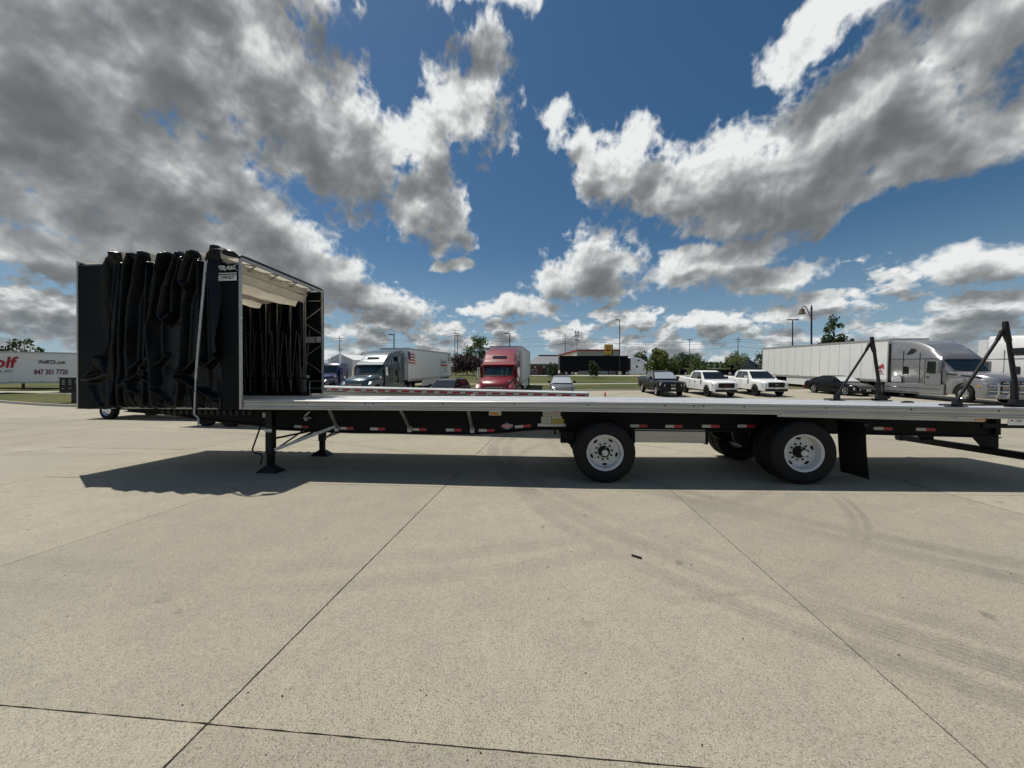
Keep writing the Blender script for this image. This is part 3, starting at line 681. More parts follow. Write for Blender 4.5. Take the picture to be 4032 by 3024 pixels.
def a_frame(loc, label, h=1.36):
    A = empty('bow_stand', loc, TR_ROT); tag(A, label, 'stand', 'folded bow stands on the deck')
    mb = MB(); mb.path([(-.72, 0, .11), (-.12, 0, h - .26)], [.024, .022], 10); mb.path([(-.14, 0, h - .29), (-.07, 0, h - .14)], .028, 10); mb.build('leg', M['frame_black'], A, smooth=40)
    mb = MB(); mb.path([(.14, .02, .05), (.115, 0, .35), (-.01, 0, h - .1)], [.038, .033, .03], 10); mb.build('leg', M['frame_black'], A, smooth=40)
    mb = MB(); mb.path([(.02, 0, h - .32), (-.01, 0, h - .22), (-.03, 0, h - .02), (-.03, 0, h)], [.038, .045, .036, .03], 10); mb.build('cap_joint', M['black_plastic'], A, smooth=40)
    mb = MB(); mb.tube((-.98, .0, .035), (.28, .0, .035), .014, 8); mb.tube((-.03, 0, .035), (.0, 0, .035), .024, 8); mb.build('base_bar', M['frame_black'], A, smooth=40)
    mb = MB(); mb.box(-.76, -.68, -.05, .05, .012, .14); mb.prism([(-.86, -.05), (-.58, -.03), (-.58, .05), (-.86, .06)], .002, .016, 'z'); mb.build('foot', M['frame_black'], A, bevel=.006)
    mb = MB(); mb.prism([(0., -.07), (.34, -.05), (.36, .05), (.02, .07)], .002, .02, 'z'); mb.box(.07, .21, -.06, .06, .02, .12); mb.box(.1, .15, .035, .06, .1, .42); mb.box(.2, .32, -.03, .03, .05, .1); mb.build('foot', M['frame_black'], A, bevel=.006)
    return A
RT = Matrix.Translation(TR_LOC) @ Matrix.Rotation(TR_ROT, 4, 'Z')
a_frame(RT @ Vector((5.93, 2.3, ztop(5.8) + .004)), 'black bow stand on the far edge of the deck, before the silver truck')
a_frame(RT @ Vector((6.29, .25, ztop(6.2) + .004)), 'black metal bow stand on the near edge of the trailer deck')
mb = MB(); mb.ringloft([[(a * x_, b * y_, z_) for x_, y_ in [(math.cos(t), math.sin(t)) for t in [2 * math.pi * i / 10 for i in range(10)]]] for a, b, z_ in ((.13, .05, 0), (.12, .05, .02), (.05, .03, .035))])
tag(mb.build('coiled_strap', M['frame_black'], loc=RT @ Vector((6.0, 1.6, ztop(6) + .003))), 'small black strap lying on the deck between the two bow stands', 'strap')

# --- rolling tarp enclosure at the front of the deck -----------------------
import numpy as np
def make_tarp():
    base = Vector((-8.2, 1.295, 1.363))
    K = empty('rolling_tarp', RT @ base, TR_ROT)
    tag(K, 'black rolling tarp enclosure bunched in folds at the front of the flatbed trailer', 'tarp')
    inner = empty('x'); bpy.data.objects.remove(inner)
    def B(mb, name, m_, par=None, **kw):
        for v_ in mb.b.verts: v_.co -= base
        return mb.build(name, m_, par or K, **kw)
    TOP = [(-9.25, 3.93), (-9.12, 3.95), (-9.08, 4.08), (-9.03, 4.14), (-8.94, 4.14), (-8.9, 3.94), (-8.78, 3.93), (-8.74, 3.97), (-8.71, 4.09), (-8.67, 4.12), (-8.62, 4.1), (-8.59, 3.93), (-8.49, 3.93), (-8.46, 4.05), (-8.41, 4.13), (-8.35, 4.1), (-8.31, 3.93), (-8.22, 3.93), (-8.1, 3.9), (-8.02, 3.82), (-7.98, 3.98), (-7.95, 4.07), (-7.9, 4.1), (-7.86, 4.07), (-7.83, 3.92), (-7.75, 3.93), (-7.71, 4.05), (-7.66, 4.1), (-7.62, 4.05), (-7.57, 3.93), (-7.47, 3.93), (-7.43, 4.06), (-7.37, 4.11), (-7.32, 4.05), (-7.28, 3.93), (-7.15, 3.9), (-7.1, 3.85), (-7.08, 4.07), (-7.05, 4.17), (-7.0, 4.2), (-6.94, 4.19), (-6.92, 3.96), (-6.86, 3.93)]
    tx = np.array([a for a, _ in TOP]); tz = np.array([b for _, b in TOP])
    RID = [  # crease lines (x, z), height, half width
     ([(-8.98, 4.13), (-9.11, 3.95), (-9.18, 3.52), (-9.27, 2.66), (-9.27, 2.15), (-9.39, 1.89), (-9.48, 1.77)], .17, .12),
     ([(-8.84, 4.1), (-8.82, 3.92), (-8.88, 3.41), (-8.94, 2.66), (-9.05, 1.76), (-8.99, 1.24)], .13, .1),
     ([(-9.27, 2.15), (-9.24, 2.05), (-9.15, 1.84), (-9.31, 1.78), (-9.5, 1.74)], .26, .12), ([(-9.5, 1.76), (-9.41, 1.47), (-9.26, 1.25)], .16, .07),
     ([(-8.62, 4.1), (-8.71, 3.85), (-8.76, 3.41), (-8.81, 2.66), (-8.83, 1.28)], .14, .08),
     ([(-8.38, 4.1), (-8.46, 3.81), (-8.52, 3.47), (-8.61, 3.15), (-8.66, 2.2), (-8.62, 1.28)], .16, .085), ([(-8.28, 4.05), (-8.26, 3.9), (-8.29, 3.14), (-8.32, 2.2), (-8.35, 1.28)], .12, .07),
     ([(-8.18, 3.93), (-8.06, 3.8), (-8.13, 3.57), (-8.21, 3.21), (-8.22, 1.9)], .13, .07),
     ([(-7.88, 4.1), (-7.95, 4.03), (-8.03, 3.67), (-8.18, 2.65), (-8.15, 2.04), (-8.08, 1.28)], .19, .09),
     ([(-7.62, 4.09), (-7.71, 3.84), (-7.89, 3.44), (-7.99, 2.95), (-7.85, 2.81)], .17, .09), ([(-7.85, 2.81), (-7.77, 2.95), (-7.74, 3.45), (-7.59, 3.93)], .13, .07), ([(-7.99, 2.9), (-7.85, 2.8), (-7.76, 2.92)], .15, .06),
     ([(-7.36, 4.1), (-7.5, 3.84), (-7.58, 3.53), (-7.5, 3.44)], .18, .1), ([(-7.33, 3.88), (-7.55, 3.13), (-7.6, 2.3), (-7.66, 1.28)], .13, .075), ([(-7.25, 3.93), (-7.25, 3.5), (-7.22, 2.3), (-7.24, 1.28)], .12, .075),
     ([(-6.96, 4.18), (-7.02, 3.93), (-6.99, 3.49), (-6.9, 2.63), (-6.86, 2.21)], .14, .09),
     ([(-6.86, 2.21), (-7.08, 1.99), (-7.29, 2.11), (-7.51, 1.91), (-7.7, 1.9), (-7.63, 1.78), (-7.28, 1.58), (-6.95, 1.39)], .3, .1),
     ([(-8.77, 1.64), (-8.46, 1.84), (-8.17, 2.14)], .27, .1), ([(-8.22, 1.88), (-7.93, 2.19)], .2, .08), ([(-8.39, 1.82), (-8.25, 1.7), (-7.86, 1.31)], .22, .08), ([(-8.47, 2.14), (-8.66, 1.9)], .14, .07),
     ([(-8.77, 1.64), (-8.43, 1.45)], .14, .06), ([(-8.43, 1.82), (-8.44, 1.51)], .12, .06), ([(-8.6, 1.5), (-8.55, 1.2)], .08, .05), ([(-8.1, 1.6), (-8.2, 1.2)], .08, .05), ([(-7.5, 1.6), (-7.42, 1.2)], .1, .06), ([(-7.15, 1.5), (-7.05, 1.2)], .1, .05), ([(-9.1, 1.6), (-9.02, 1.2)], .1, .05),
    ]
    def seg_d(X, Z, pts):
        d = np.full(X.shape, 9.)
        for (x0, z0), (x1, z1) in zip(pts, pts[1:]):
            vx, vz = x1 - x0, z1 - z0; L = vx * vx + vz * vz
            t = np.clip(((X - x0) * vx + (Z - z0) * vz) / L, 0, 1)
            d = np.minimum(d, np.hypot(X - x0 - t * vx, (Z - z0 - t * vz)))
        return d
    rs = np.random.RandomState(3)
    def pleats(X, Z, k):
        w = sum(a * (1 - 2 * np.abs(np.sin(.5 * f * X + p + q * np.sin(1.3 * Z + p)))) for a, f, p, q in ((.026, 26, .3 + k, .5), (.02, 43, 1.7 + k, .4), (.01, 71, 2.2 + k, .6), (.01, 19, 4 + k, 1.)))
        return w
    def curtain(name, far):
        NU, NV, NT_ = 340, 190, 12
        u = np.linspace(0, 1, NU)[:, None]; v = np.linspace(0, 1, NV)[None, :]
        xl = np.interp(v, [0, .1, .2, .27, .34, 1], [-9.28, -9.38, -9.53, -9.4, -9.26, -9.16])
        X = xl + (-6.88 - xl) * u
        zt = np.interp(X, tx, tz) if not far else np.interp(X[::-1], tx, tz) * .3 + .7 * np.interp(X, tx, tz)
        zb = 1.21 + .03 * np.abs(np.sin(X * 6.1 + 1)) * np.abs(np.sin(X * 2.3)) + .012 * np.sin(X * 41)
        Z = zb + (zt - .06 - zb) * v
        out = .015 - .11 * np.clip((Z - 1.4) / 1.5, 0, 1) + pleats(X, Z, 5 if far else 0)
        if far:
            for k in range(9):
                x0 = -9.0 + k * .25; out = np.maximum(out, -.08 + .22 * np.clip(1 - np.abs(X - x0 - .05 * np.sin(Z * 2 + k)) / .1, 0, 1))
            fx = np.clip((X + 7.05) / .12, 0, 1) * np.clip(1 - np.abs(Z - 1.75) / .5, 0, 1); out = out + .3 * fx
        else:
            for pts, h, w in RID:
                d = seg_d(X, Z, pts); t = np.clip(1 - d / w, 0, 1)
                lowc = max(p[1] for p in pts) < 2.3; h *= .46 if lowc else 1.; d = d / (.8 if lowc else 1.); t = np.clip(1 - d / w, 0, 1)
                b0 = out; out = np.maximum(out, b0 * .5 + (h + .03) * (t ** 1.15))
            # sag between the bunches near the hem
            out = out + .05 * np.clip((2.2 - Z) / 1., 0, 1) * (np.sin(X * 9 + Z * 7) * .5 + .5) * np.clip((Z - 1.25) / .2, 0, 1)
        out = np.maximum(out, .012 + .02 * np.abs(np.sin(X * 23))) * (Z < 1.45) + out * (Z >= 1.45)
        for _ in range(2):   # soften the creases a little, cloth has thickness
            o2 = out.copy(); o2[1:-1, 1:-1] = (out[1:-1, 1:-1] * 4 + out[:-2, 1:-1] + out[2:, 1:-1] + out[1:-1, :-2] + out[1:-1, 2:]) / 8; out = o2
        Y = -out if not far else 2.59 + out
        mb = MB(); b = mb.b
        VV = []
        for i in range(NU):
            col = [b.verts.new((X[i, j], Y[i, j], Z[i, j])) for j in range(NV)]
            x, y, zt_ = X[i, -1], Y[i, -1], zt[i, -1]
            yi = .02 if not far else 2.57
            for q in range(1, 6):
                a = q / 5 * math.pi / 2; col.append(b.verts.new((x, y + (yi - y) * math.sin(a) if False else y + (yi - y) * (1 - math.cos(a)), zt_ - .06 + .06 * math.sin(a))))
            VV.append(col)
        for i in range(NU - 1):
            for j in range(len(VV[0]) - 1): b.faces.new((VV[i][j], VV[i + 1][j], VV[i + 1][j + 1], VV[i][j + 1]))
        o = B(mb, name, M['vinyl'], smooth=70, fix=False); return o
    curtain('side_curtain', False); curtain('side_curtain', True)
    # roof tarp, folded like an accordion
    mb = MB(); NU, NV = 260, 26
    def roof(u, v):
        x = -9.16 + 2.28 * u; y = .02 + 2.55 * v
        e = min(1, min(v, 1 - v) * 2.55 / .22); e = e * e * (3 - 2 * e)
        zn = float(np.interp(x, tx, tz)); zm = zn - .30 * max(0, min(1, (4.1 - zn) / .16)) - .03 * math.sin(v * math.pi)
        return (x, y, zn * (1 - e) + zm * e + .012 * math.sin(y * 9 + x * 30))
    mb.grid(roof, NU, NV); B(mb, 'roof_tarp', M['cream_tarp'], smooth=60, fix=False)
    # flat panels at both ends
    def flat(name, x0, x1, z0, z1, y, far=False, m_='vinyl_matt'):
        s = -1 if not far else 1
        mb = MB(); mb.grid(lambda u, v: (x0 + (x1 - x0) * u, y + s * (.006 * math.sin(u * 5 + v * 3) + .004 * math.sin(v * 17 + u)) - s * .08 * max(0, (v - .965) / .035) ** 2, z0 + (z1 - z0) * v - .02 * max(0, (v - .965) / .035) ** 3), 24, 60)
        return B(mb, name, M[m_], smooth=60, fix=False)
    flat('front_panel', -9.81, -9.14, 1.19, 3.975, -.006); flat('front_panel', -9.81, -9.14, 1.19, 3.975, 2.596, True)
    flat('rear_panel', -6.97, -6.515, 1.2, 3.93, -.008); flat('rear_panel', -6.99, -6.545, 1.42, 3.95, 2.6, True)
    mb = MB(); mb.grid(lambda u, v: (-9.81 + .66 * u, .08 + 2.43 * v, 3.965 + .012 * math.sin(u * 6)), 6, 10); B(mb, 'roof_panel', M['cream_tarp'], smooth=60, fix=False)
    mb = MB(); mb.grid(lambda u, v: (-6.99 + .46 * u, .08 + 2.43 * v, 3.985 - .02 * u + .006 * math.sin(v * 20)), 6, 14); B(mb, 'roof_panel', M['cream_tarp'], smooth=60, fix=False)
    # front bulkhead
    mb = MB(); mb.box(-9.8, -9.775, .03, 2.56, 1.37, 3.955); B(mb, 'bulkhead', M['vinyl_matt'])
    mb = MB()
    for y in (.0, 2.55): mb.box(-9.845, -9.812, y - .02, y + .05, 1.19, 3.99)
    mb.box(-9.845, -9.812, .05, 2.53, 3.92, 3.985); B(mb, 'front_frame', M['aluminium'], bevel=.006)
    # rear frame: near post, far post, header, lattice
    def F(name, parts, m_='aluminium', bev=.004, par=None):
        mb = MB()
        for p in parts: mb.bar(*p)
        return B(mb, name, M[m_], par, bevel=bev)
    F('rear_post', [((-6.51, -.005, 1.2), (-6.52, -.005, 3.965), .035, .045, (1, 0, 0))])
    F('rear_post', [((-6.545, 2.59, 1.4), (-6.545, 2.59, 3.96), .035, .045, (1, 0, 0))]); F('rear_post', [((-6.96, 2.56, 1.45), (-6.96, 2.56, 3.9), .03, .035, (1, 0, 0))])
    F('inner_post', [((-6.95, .05, 1.4), (-6.95, .05, 3.9), .03, .035, (1, 0, 0))])
    F('header', [((-6.52, -.01, 3.945), (-6.545, 2.6, 3.945), .04, .055)]); F('inner_header', [((-6.96, .04, 3.9), (-6.97, 2.57, 3.9), .035, .04)])
    mb = MB(); mb.path([(-6.52, -.03, 3.955), (-6.525, .02, 3.99), (-6.53, .2, 4.0), (-6.54, 2.4, 4.0), (-6.545, 2.57, 3.99), (-6.55, 2.62, 3.93), (-6.55, 2.63, 3.5), (-6.55, 2.63, 1.5)], .028, 8); B(mb, 'seal', M['black_plastic'], smooth=60)
    for k in range(8):
        y0, y1 = .08 + k * .31, .08 + (k + 1) * .31; a, b = (-6.54, -6.96) if k % 2 else (-6.96, -6.54)
        F('roof_lattice', [((a, y0, 3.925), (b, y1, 3.925), .028, .02)], bev=0)
    for za, zb in ((3.26, 3.55), (3.15, 2.89), (2.36, 2.62), (2.22, 1.94)):
        F('side_lattice', [((-6.96, 2.575, za), (-6.545, 2.575, zb), .03, .02)], bev=0)
    for z in (1.73, 1.55, 3.72): F('side_rung', [((-6.96, 2.575, z), (-6.545, 2.575, z), .035, .02)], bev=0)
    pl = MB(); pl.box(-6.95, -6.56, 2.55, 2.56, 2.68, 2.83); pl = B(pl, 'latch_plate', M['galvanised']); mb = MB(); mb.box(-6.7, -6.6, 2.5, 2.55, 2.7, 2.81); B(mb, 'latch', M['aluminium'], pl, bevel=.01)
    for v_ in pl.children: v_.matrix_parent_inverse.identity()
    mb = MB(); mb.box(-6.94, -6.86, 2.53, 2.55, 1.8, 1.87); B(mb, 'sticker', M['sticker_white'])
    mb = MB(); mb.tube((-6.75, 2.4, 1.37), (-6.75, 2.4, 1.68), .008, 6); mb.tube((-6.75, 2.4, 1.68), (-6.73, 2.4, 1.7), .012, 6); B(mb, 'hook_pin', M['galvanised'])
    rv = MB(); rv.tube((0, -.008, 0), (0, .004, 0), .009, 6); rv = rv.mesh('rivet', M['chrome'])
    for k in range(11): obj('rivet', rv, K, Vector((-6.498 if k else -6.5, -.03, 1.45 + k * .235)) - base)
    # inner bows standing against the far curtain
    for i, x in enumerate((-8.335, -7.918, -7.62, -7.272, -6.93)):
        bow = F('bow', [((x, 2.44, 1.45), (x, 2.44, 3.85), .02, .02, (1, 0, 0)), ((x, 2.44, 3.84), (x, .12, 3.84), .02, .03)], bev=0)
        F('bow_strut', [((x - .06, 2.42, 1.82), (x - .115, 2.42, 2.88), .013, .012, (1, 0, 0))], bev=0); F('bow_strut', [((x + .06, 2.42, 1.82), (x + .17, 2.42, 2.96), .013, .012, (1, 0, 0))], bev=0)
        F('bow_bracket', [((x - .08, 2.43, 1.8), (x + .08, 2.43, 1.8), .05, .03)], 'frame_black', 0); F('bow_leg', [((x + .01, 2.43, 1.42), (x + .01, 2.43, 1.79), .022, .02, (1, 0, 0))], bev=0)
        mb = MB(); mb.tube((x, 2.3, 1.42), (x, 2.5, 1.42), .04, 10); B(mb, 'roller', M['frame_black'])
    # rollers along the near rail
    rl = MB(); rl.tube((0, 0, 0), (0, .06, 0), .045, 12); rl = rl.mesh('roller', M['frame_black'], smooth=40)
    for k in range(15): obj('roller', rl, K, Vector((-8.15 + k * .125, .06, 1.13)) - base)
    # tension pole hooked on the frame
    mb = MB(); mb.path([(-6.6, -.06, 3.965), (-6.7, -.12, 4.03), (-6.80, -.17, 4.06), (-6.9, -.2, 4.045), (-6.97, -.21, 3.98), (-7.0, -.21, 3.87), (-7.02, -.21, 3.6)], .017, 8)
    pole = B(mb, 'tension_pole', M['frame_black'], smooth=60)
    mb = MB(); mb.path([(-7.0, -.21, 3.85), (-7.17, -.21, 2.12), (-7.2, -.21, 1.75)], .021, 8); mb.path([(-7.2, -.21, 1.78), (-7.24, -.2, 1.13), (-7.225, -.2, 1.1), (-7.17, -.2, 1.07), (-7.16, -.2, 1.04), (-7.165, -.2, .92)], .015, 8)
    B(mb, 'tension_pole', M['galvanised'], smooth=60)
    mb = MB(); mb.path([(-6.78, -.1, 4.03), (-6.72, -.1, 4.035), (-6.6, -.07, 4.0), (-6.53, -.04, 3.96)], [.03, .06, .055, .02], 10); B(mb, 'strap_roll', M['vinyl'], smooth=60)
    # lettering on the rear panel
    yt = -.03
    def brush(strokes):
        mb = MB()
        for st in strokes:
            q = [(-6.75 + (x_ - 560) * .0004, yt, 3.77 - (y_ - 320) * .0004) for x_, y_ in st]
            for p0, p1 in zip(q, q[1:]): mb.bar(p0, p1, .017, .003, (0, 1, 0))
        B(mb, 'lettering', M['print_white'])
    brush([[(120, 238), (350, 215)], [(240, 228), (140, 345)]])                                                        # T
    brush([[(330, 240), (215, 415)], [(290, 280), (400, 238), (460, 250), (380, 305), (290, 385), (450, 362)]])        # R
    brush([[(410, 440), (640, 215), (610, 400)], [(470, 345), (760, 335)]])                                            # A
    brush([[(760, 230), (685, 420)], [(950, 200), (740, 330)], [(690, 378), (980, 345)]])                              # K
    text('lettering', '®', .045, M['print_white'], K, Vector((-6.56, yt, 3.835)) - base, (R(90), 0, 0)); text('lettering', 'II', .04, M['print_white'], K, Vector((-6.565, yt, 3.725)) - base, (R(90), 0, 0))
    mb = MB(); mb.face([(-6.925, yt, 3.665), (-6.57, yt, 3.665), (-6.57, yt, 3.682), (-6.925, yt, 3.682)]); B(mb, 'print_stripe', M['print_white'])
    mb = MB(); mb.face([(-6.925, yt, 3.54), (-6.57, yt, 3.54), (-6.57, yt, 3.645), (-6.925, yt, 3.645)]); B(mb, 'print_band', M['print_white'])
    text('lettering', '7.999.8277', .088, M['print_black'], K, Vector((-6.745, yt - .002, 3.594)) - base, (R(90), 0, 0), wide=.74, bold=.002)
    return K
tarp = make_tarp()

# --- vehicles --------------------------------------------------------------
HD = math.atan2(-.996, -.09)      # parked nose towards the camera
def place(o, x, y, rz, L):
    c, s_ = math.cos(rz), math.sin(rz); zf, zr = hgt(x, y), hgt(x - c * L, y - s_ * L)
    o.location = (x, y, zf - .02); o.rotation_euler = (0, -math.atan2(zf - zr, L), rz); return o
def ring(x, pts): return [(x, -y, z) for y, z in reversed(pts)] + [(x, y, z) for y, z in pts]
def body(name, secs, m_, par, bevel=0, smooth=32):
    mb = MB(); mb.ringloft([ring(x, p) for x, p in secs]); return mb.build(name, m_, par, bevel=bevel, smooth=smooth)
_w = {}
def wheel(par, x, y, r, w, left, rim='alloy', ri=.6, spokes=0, dual=False, deep=0.):
    k = (r, w, ri)
    if k not in _w: _w[k] = lathe_mesh(tyre_profile(r, r * ri, w), M['rubber'], 28)
    k2 = ('rim', r, ri, rim, spokes, deep)
    if k2 not in _w:
        a = r * ri + .01; mb = MB()
        if spokes:
            mb.lathe([(a, .012), (a - .01, -.003), (a - .035, .01), (a - .04, .07)], n=26); mb.lathe([(.07, .02), (.06, .012), (0, .012)], n=14)
            for q in range(spokes):
                t = 2 * math.pi * q / spokes; c, s_ = math.cos(t), math.sin(t)
                mb.bar((c * .04, .022, s_ * .04), (c * (a - .03), .018, s_ * (a - .03)), .05, .02, (0, 1, 0))
        else:
            mb.lathe([(a, .012), (a - .012, -.004), (a - .03, .01), (a - .04, .04 + deep), (a * .7, .055 + deep), (a * .5, .04 + deep), (a * .34, .03 + deep), (a * .3, -.01 if deep else .0), (a * .12, -.02), (0, -.02)], n=26)
            for q in range(8):
                t = 2 * math.pi * q / 8; mb.mi = 1; mb.tube((math.cos(t) * a * .72, .04 + deep, math.sin(t) * a * .72), (math.cos(t) * a * .72, .052 + deep, math.sin(t) * a * .72), a * .1, 8); mb.mi = 0
        _w[k2] = mb.mesh('rim', [M[rim], M['chassis_black']], smooth=35)
        mb = MB(); mb.disc((0, .075 + deep, 0), a - .02, n=20); _w[('back',) + k2] = mb.mesh('brake_disc', M['chassis_black'])
    rot = (0, rnd.random() * 6, 0) if not left else (0, rnd.random() * 6, math.pi)
    o = obj('wheel', _w[k], par, (x, y, r - .005), rot); obj('rim', _w[k2], o); obj('brake_disc', _w[('back',) + k2], o)
    if dual: obj('wheel', _w[k], par, (x, y + (-1 if left else 1) * (w + .04), r - .005), rot)
    return o
def panel(name, poly, y, m_, par, th=.012):   # upright panel on a side, y>0 left
    mb = MB(); mb.prism(poly, y, y + math.copysign(th, y)); return mb.build(name, M[m_], par)
def rrect(x0, x1, z0, z1, r=.06, sk=0.):
    P = []
    for cx_, cz_, a0 in ((x1 - r, z1 - r, 0), (x0 + r, z1 - r, 90), (x0 + r, z0 + r, 180), (x1 - r, z0 + r, 270)):
        for q in (0, 30, 60, 90): a = R(a0 + q); P.append((cx_ + r * math.cos(a) + sk * (cz_ - z0), cz_ + r * math.sin(a)))
    return P

def tractor(label, x, y, rz, paint, top=3.95, sl=6.25, style='volvo', group=None, chrome_stack=False, wheels=True, guard=False):
    T = empty('semi_truck'); place(T, x, y, rz, 7.); tag(T, label, 'truck', group)
    P = M[paint]; day = style == 'day'
    fr = top - .15
    # hood and fenders
    hood = body('hood', [(.02, [(.6, .62), (.66, .95), (.64, 1.22), (.56, 1.3)]), (-.1, [(.74, .6), (.84, 1.05), (.82, 1.38), (.7, 1.47)]), (-.5, [(.8, .6), (.98, 1.12), (.95, 1.52), (.8, 1.62)]), (-1.2, [(.8, .7), (1.08, 1.2), (1.03, 1.64), (.84, 1.73)]), (-2.0, [(.8, .7), (1.14, 1.2), (1.09, 1.74), (.88, 1.82)]), (-2.35, [(.8, .7), (1.16, 1.1), (1.12, 1.75), (.88, 1.85)])], P, T, smooth=50)
    for s in (-1, 1):
        arch = [(-1.28 + .62 * math.cos(R(a)), .52 + .62 * math.sin(R(a))) for a in range(-8, 189, 14)]
        mb = MB(); mb.prism([(-.12, .5), (-.04, .78), (-.08, 1.12), (-.4, 1.36), (-1.2, 1.44), (-2.0, 1.36), (-2.3, 1.15), (-2.3, .45)] + arch[::-1], s * .74, s * 1.2); mb.build('fender', P, T, bevel=.05, smooth=40)
        hl = MB(); hl.ringloft([[(-.1 - .0, s * .78, .82), (-.13, s * .78, 1.02), (-.42, s * 1.1, 1.12), (-.36, s * 1.12, .86)], [(-.02, s * .8, .83), (-.05, s * .8, 1.0), (-.38, s * 1.215, 1.08), (-.33, s * 1.215, .88)]]); hl.build('headlight', M['lens'], T, bevel=.01)
        mb = MB(); mb.tube((-1.45, s * 1.0, 1.5), (-1.35, s * 1.42, 1.62), .015, 6); mb.path([(-1.33, s * 1.42, 1.55), (-1.33, s * 1.42, 1.75)], .09, 10); mb.build('hood_mirror', M['chrome'], T, smooth=40)
        mb = MB(); mb.box(-2.62, -2.48, s * 1.3, s * 1.5, 1.72, 2.42); mi = mb.build('door_mirror', M['chrome' if style == 'volvo' else paint], T, bevel=.04)
        mb = MB(); mb.box(-2.635, -2.62, s * 1.32, s * 1.48, 1.76, 2.38); mb.build('mirror_glass', M['glass'], mi)
        mb = MB(); mb.bar((-2.6, s * 1.18, 1.8), (-2.56, s * 1.35, 1.8), .03, .03); mb.bar((-2.6, s * 1.18, 2.35), (-2.56, s * 1.35, 2.35), .03, .03); mb.build('mirror_arm', M['black_plastic'], mi)
    body('bumper', [(.08, [(.7, .3), (.74, .45), (.7, .6)]), (-.02, [(1.0, .28), (1.08, .48), (1.02, .68)]), (-.3, [(1.18, .28), (1.22, .48), (1.18, .7)]), (-.62, [(1.2, .3), (1.235, .5), (1.19, .7)])], P, T, smooth=50)
    gr = MB(); gr.box(-.02, .07, -.62, .62, .58, 1.26); gr = gr.build('grille', M['black_plastic'], T, bevel=.03)
    for k in range(6): MB().box(.068, .085, -.58, .58, .64 + k * .105, .67 + k * .105).build('grille_bar', M['chrome'], gr)
    if style == 'volvo':
        mb = MB(); mb.bar((.09, -.5, .66), (.09, .5, 1.1), .045, .02, (1, 0, 0)); mb.build('grille_slash', M['chrome'], gr)
    # cab and sleeper with the roof fairing
    if day:
        secs = [(-2.3, [(.95, .6), (1.1, 1.2), (1.05, 1.8), (.9, 1.84)]), (-2.75, [(1.0, .6), (1.18, 1.4), (1.1, 2.45), (.95, 2.55)]), (-3.0, [(1.0, .6), (1.2, 1.4), (1.12, 2.7), (.98, 2.8)]), (-4.1, [(1., .6), (1.2, 1.4), (1.12, 2.74), (1.0, 2.85)]), (-4.15, [(1., .62), (1.18, 1.4), (1.1, 2.7), (.98, 2.8)])]
        sl = 4.15
    else:
        secs = [(-1.98, [(.9, .62), (1.02, 1.2), (1.0, 1.7), (.86, 1.78)]), (-2.6, [(1., .5), (1.2, 1.3), (1.13, 2.42), (.98, 2.5)]), (-2.62, [(1., .5), (1.21, 1.3), (1.2, 2.45), (1.14, 2.58)]),
                *[(q, [(1., .5), (1.23, 1.4), (1.235, 2.3), (1.22, 2.6 + .55 * t), (1.16, zz - .16 - .1 * (1 - t)), (1.0 + .08 * t, zz - .03), (.6, zz)]) for q, t, zz in ((-2.85, 0., 2.9), (-3.1, .12, fr - .8), (-3.4, .25, fr - .57), (-3.8, .42, fr - .34), (-4.3, .6, fr - .15), (-4.9, .78, fr - .03), (-5.5, .95, fr + .04))], (-sl + .05, [(1., .5), (1.24, 1.4), (1.24, fr - .15), (1.14, fr + .06)]), (-sl, [(.98, .52), (1.2, 1.4), (1.2, fr - .2), (1.1, fr)])]
    if not day:
        secs = [(q, p if len(p) == 7 else [p[0], p[1], ((p[1][0] + p[2][0]) / 2, (p[1][1] + p[2][1]) / 2), p[2], ((p[2][0] * .4 + p[3][0] * .6), p[2][1] * .4 + p[3][1] * .6), p[3], (p[3][0] * .6, p[3][1] + .02)]) for q, p in secs]
    cab = body('cab', secs, P, T, smooth=45)
    a, b = (secs[0], secs[1])
    j_ = -1 if day else -2
    ya, za, xa, yb, zb, xb = a[1][j_][0], a[1][j_][1], a[0], b[1][j_][0], b[1][j_][1], b[0]
    # windscreen: curved glass a little proud of the cab
    mb = MB()
    def ws(u, v):
        t = .06 + .88 * v; wv = (ya + .05) + (yb + .03 - ya) * t; yy = (u * 2 - 1) * wv
        return (xa + (xb - xa) * t + .05 - .1 * abs(u * 2 - 1) ** 2.5, yy, za + (zb - za) * t + .05)
    mb.grid(ws, 15, 8); g = mb.build('windscreen', M['glass_blue'], T, smooth=60)
    mb = MB(); mb.grid(lambda u, v: tuple(Vector(ws(u, -.03 + .08 * v)) + Vector((.012, 0, .006))), 15, 2); mb.build('wiper_cowl', M['black_plastic'], g, smooth=60)
    mb = MB(); mb.grid(lambda u, v: tuple(Vector(ws(u, .95 + .14 * v)) + Vector((.01 + .0 * v, 0, .012))), 15, 2); mb.build('windscreen_seal', M['black_plastic'], g, smooth=60)
    hw = 1.245 if not day else 1.205
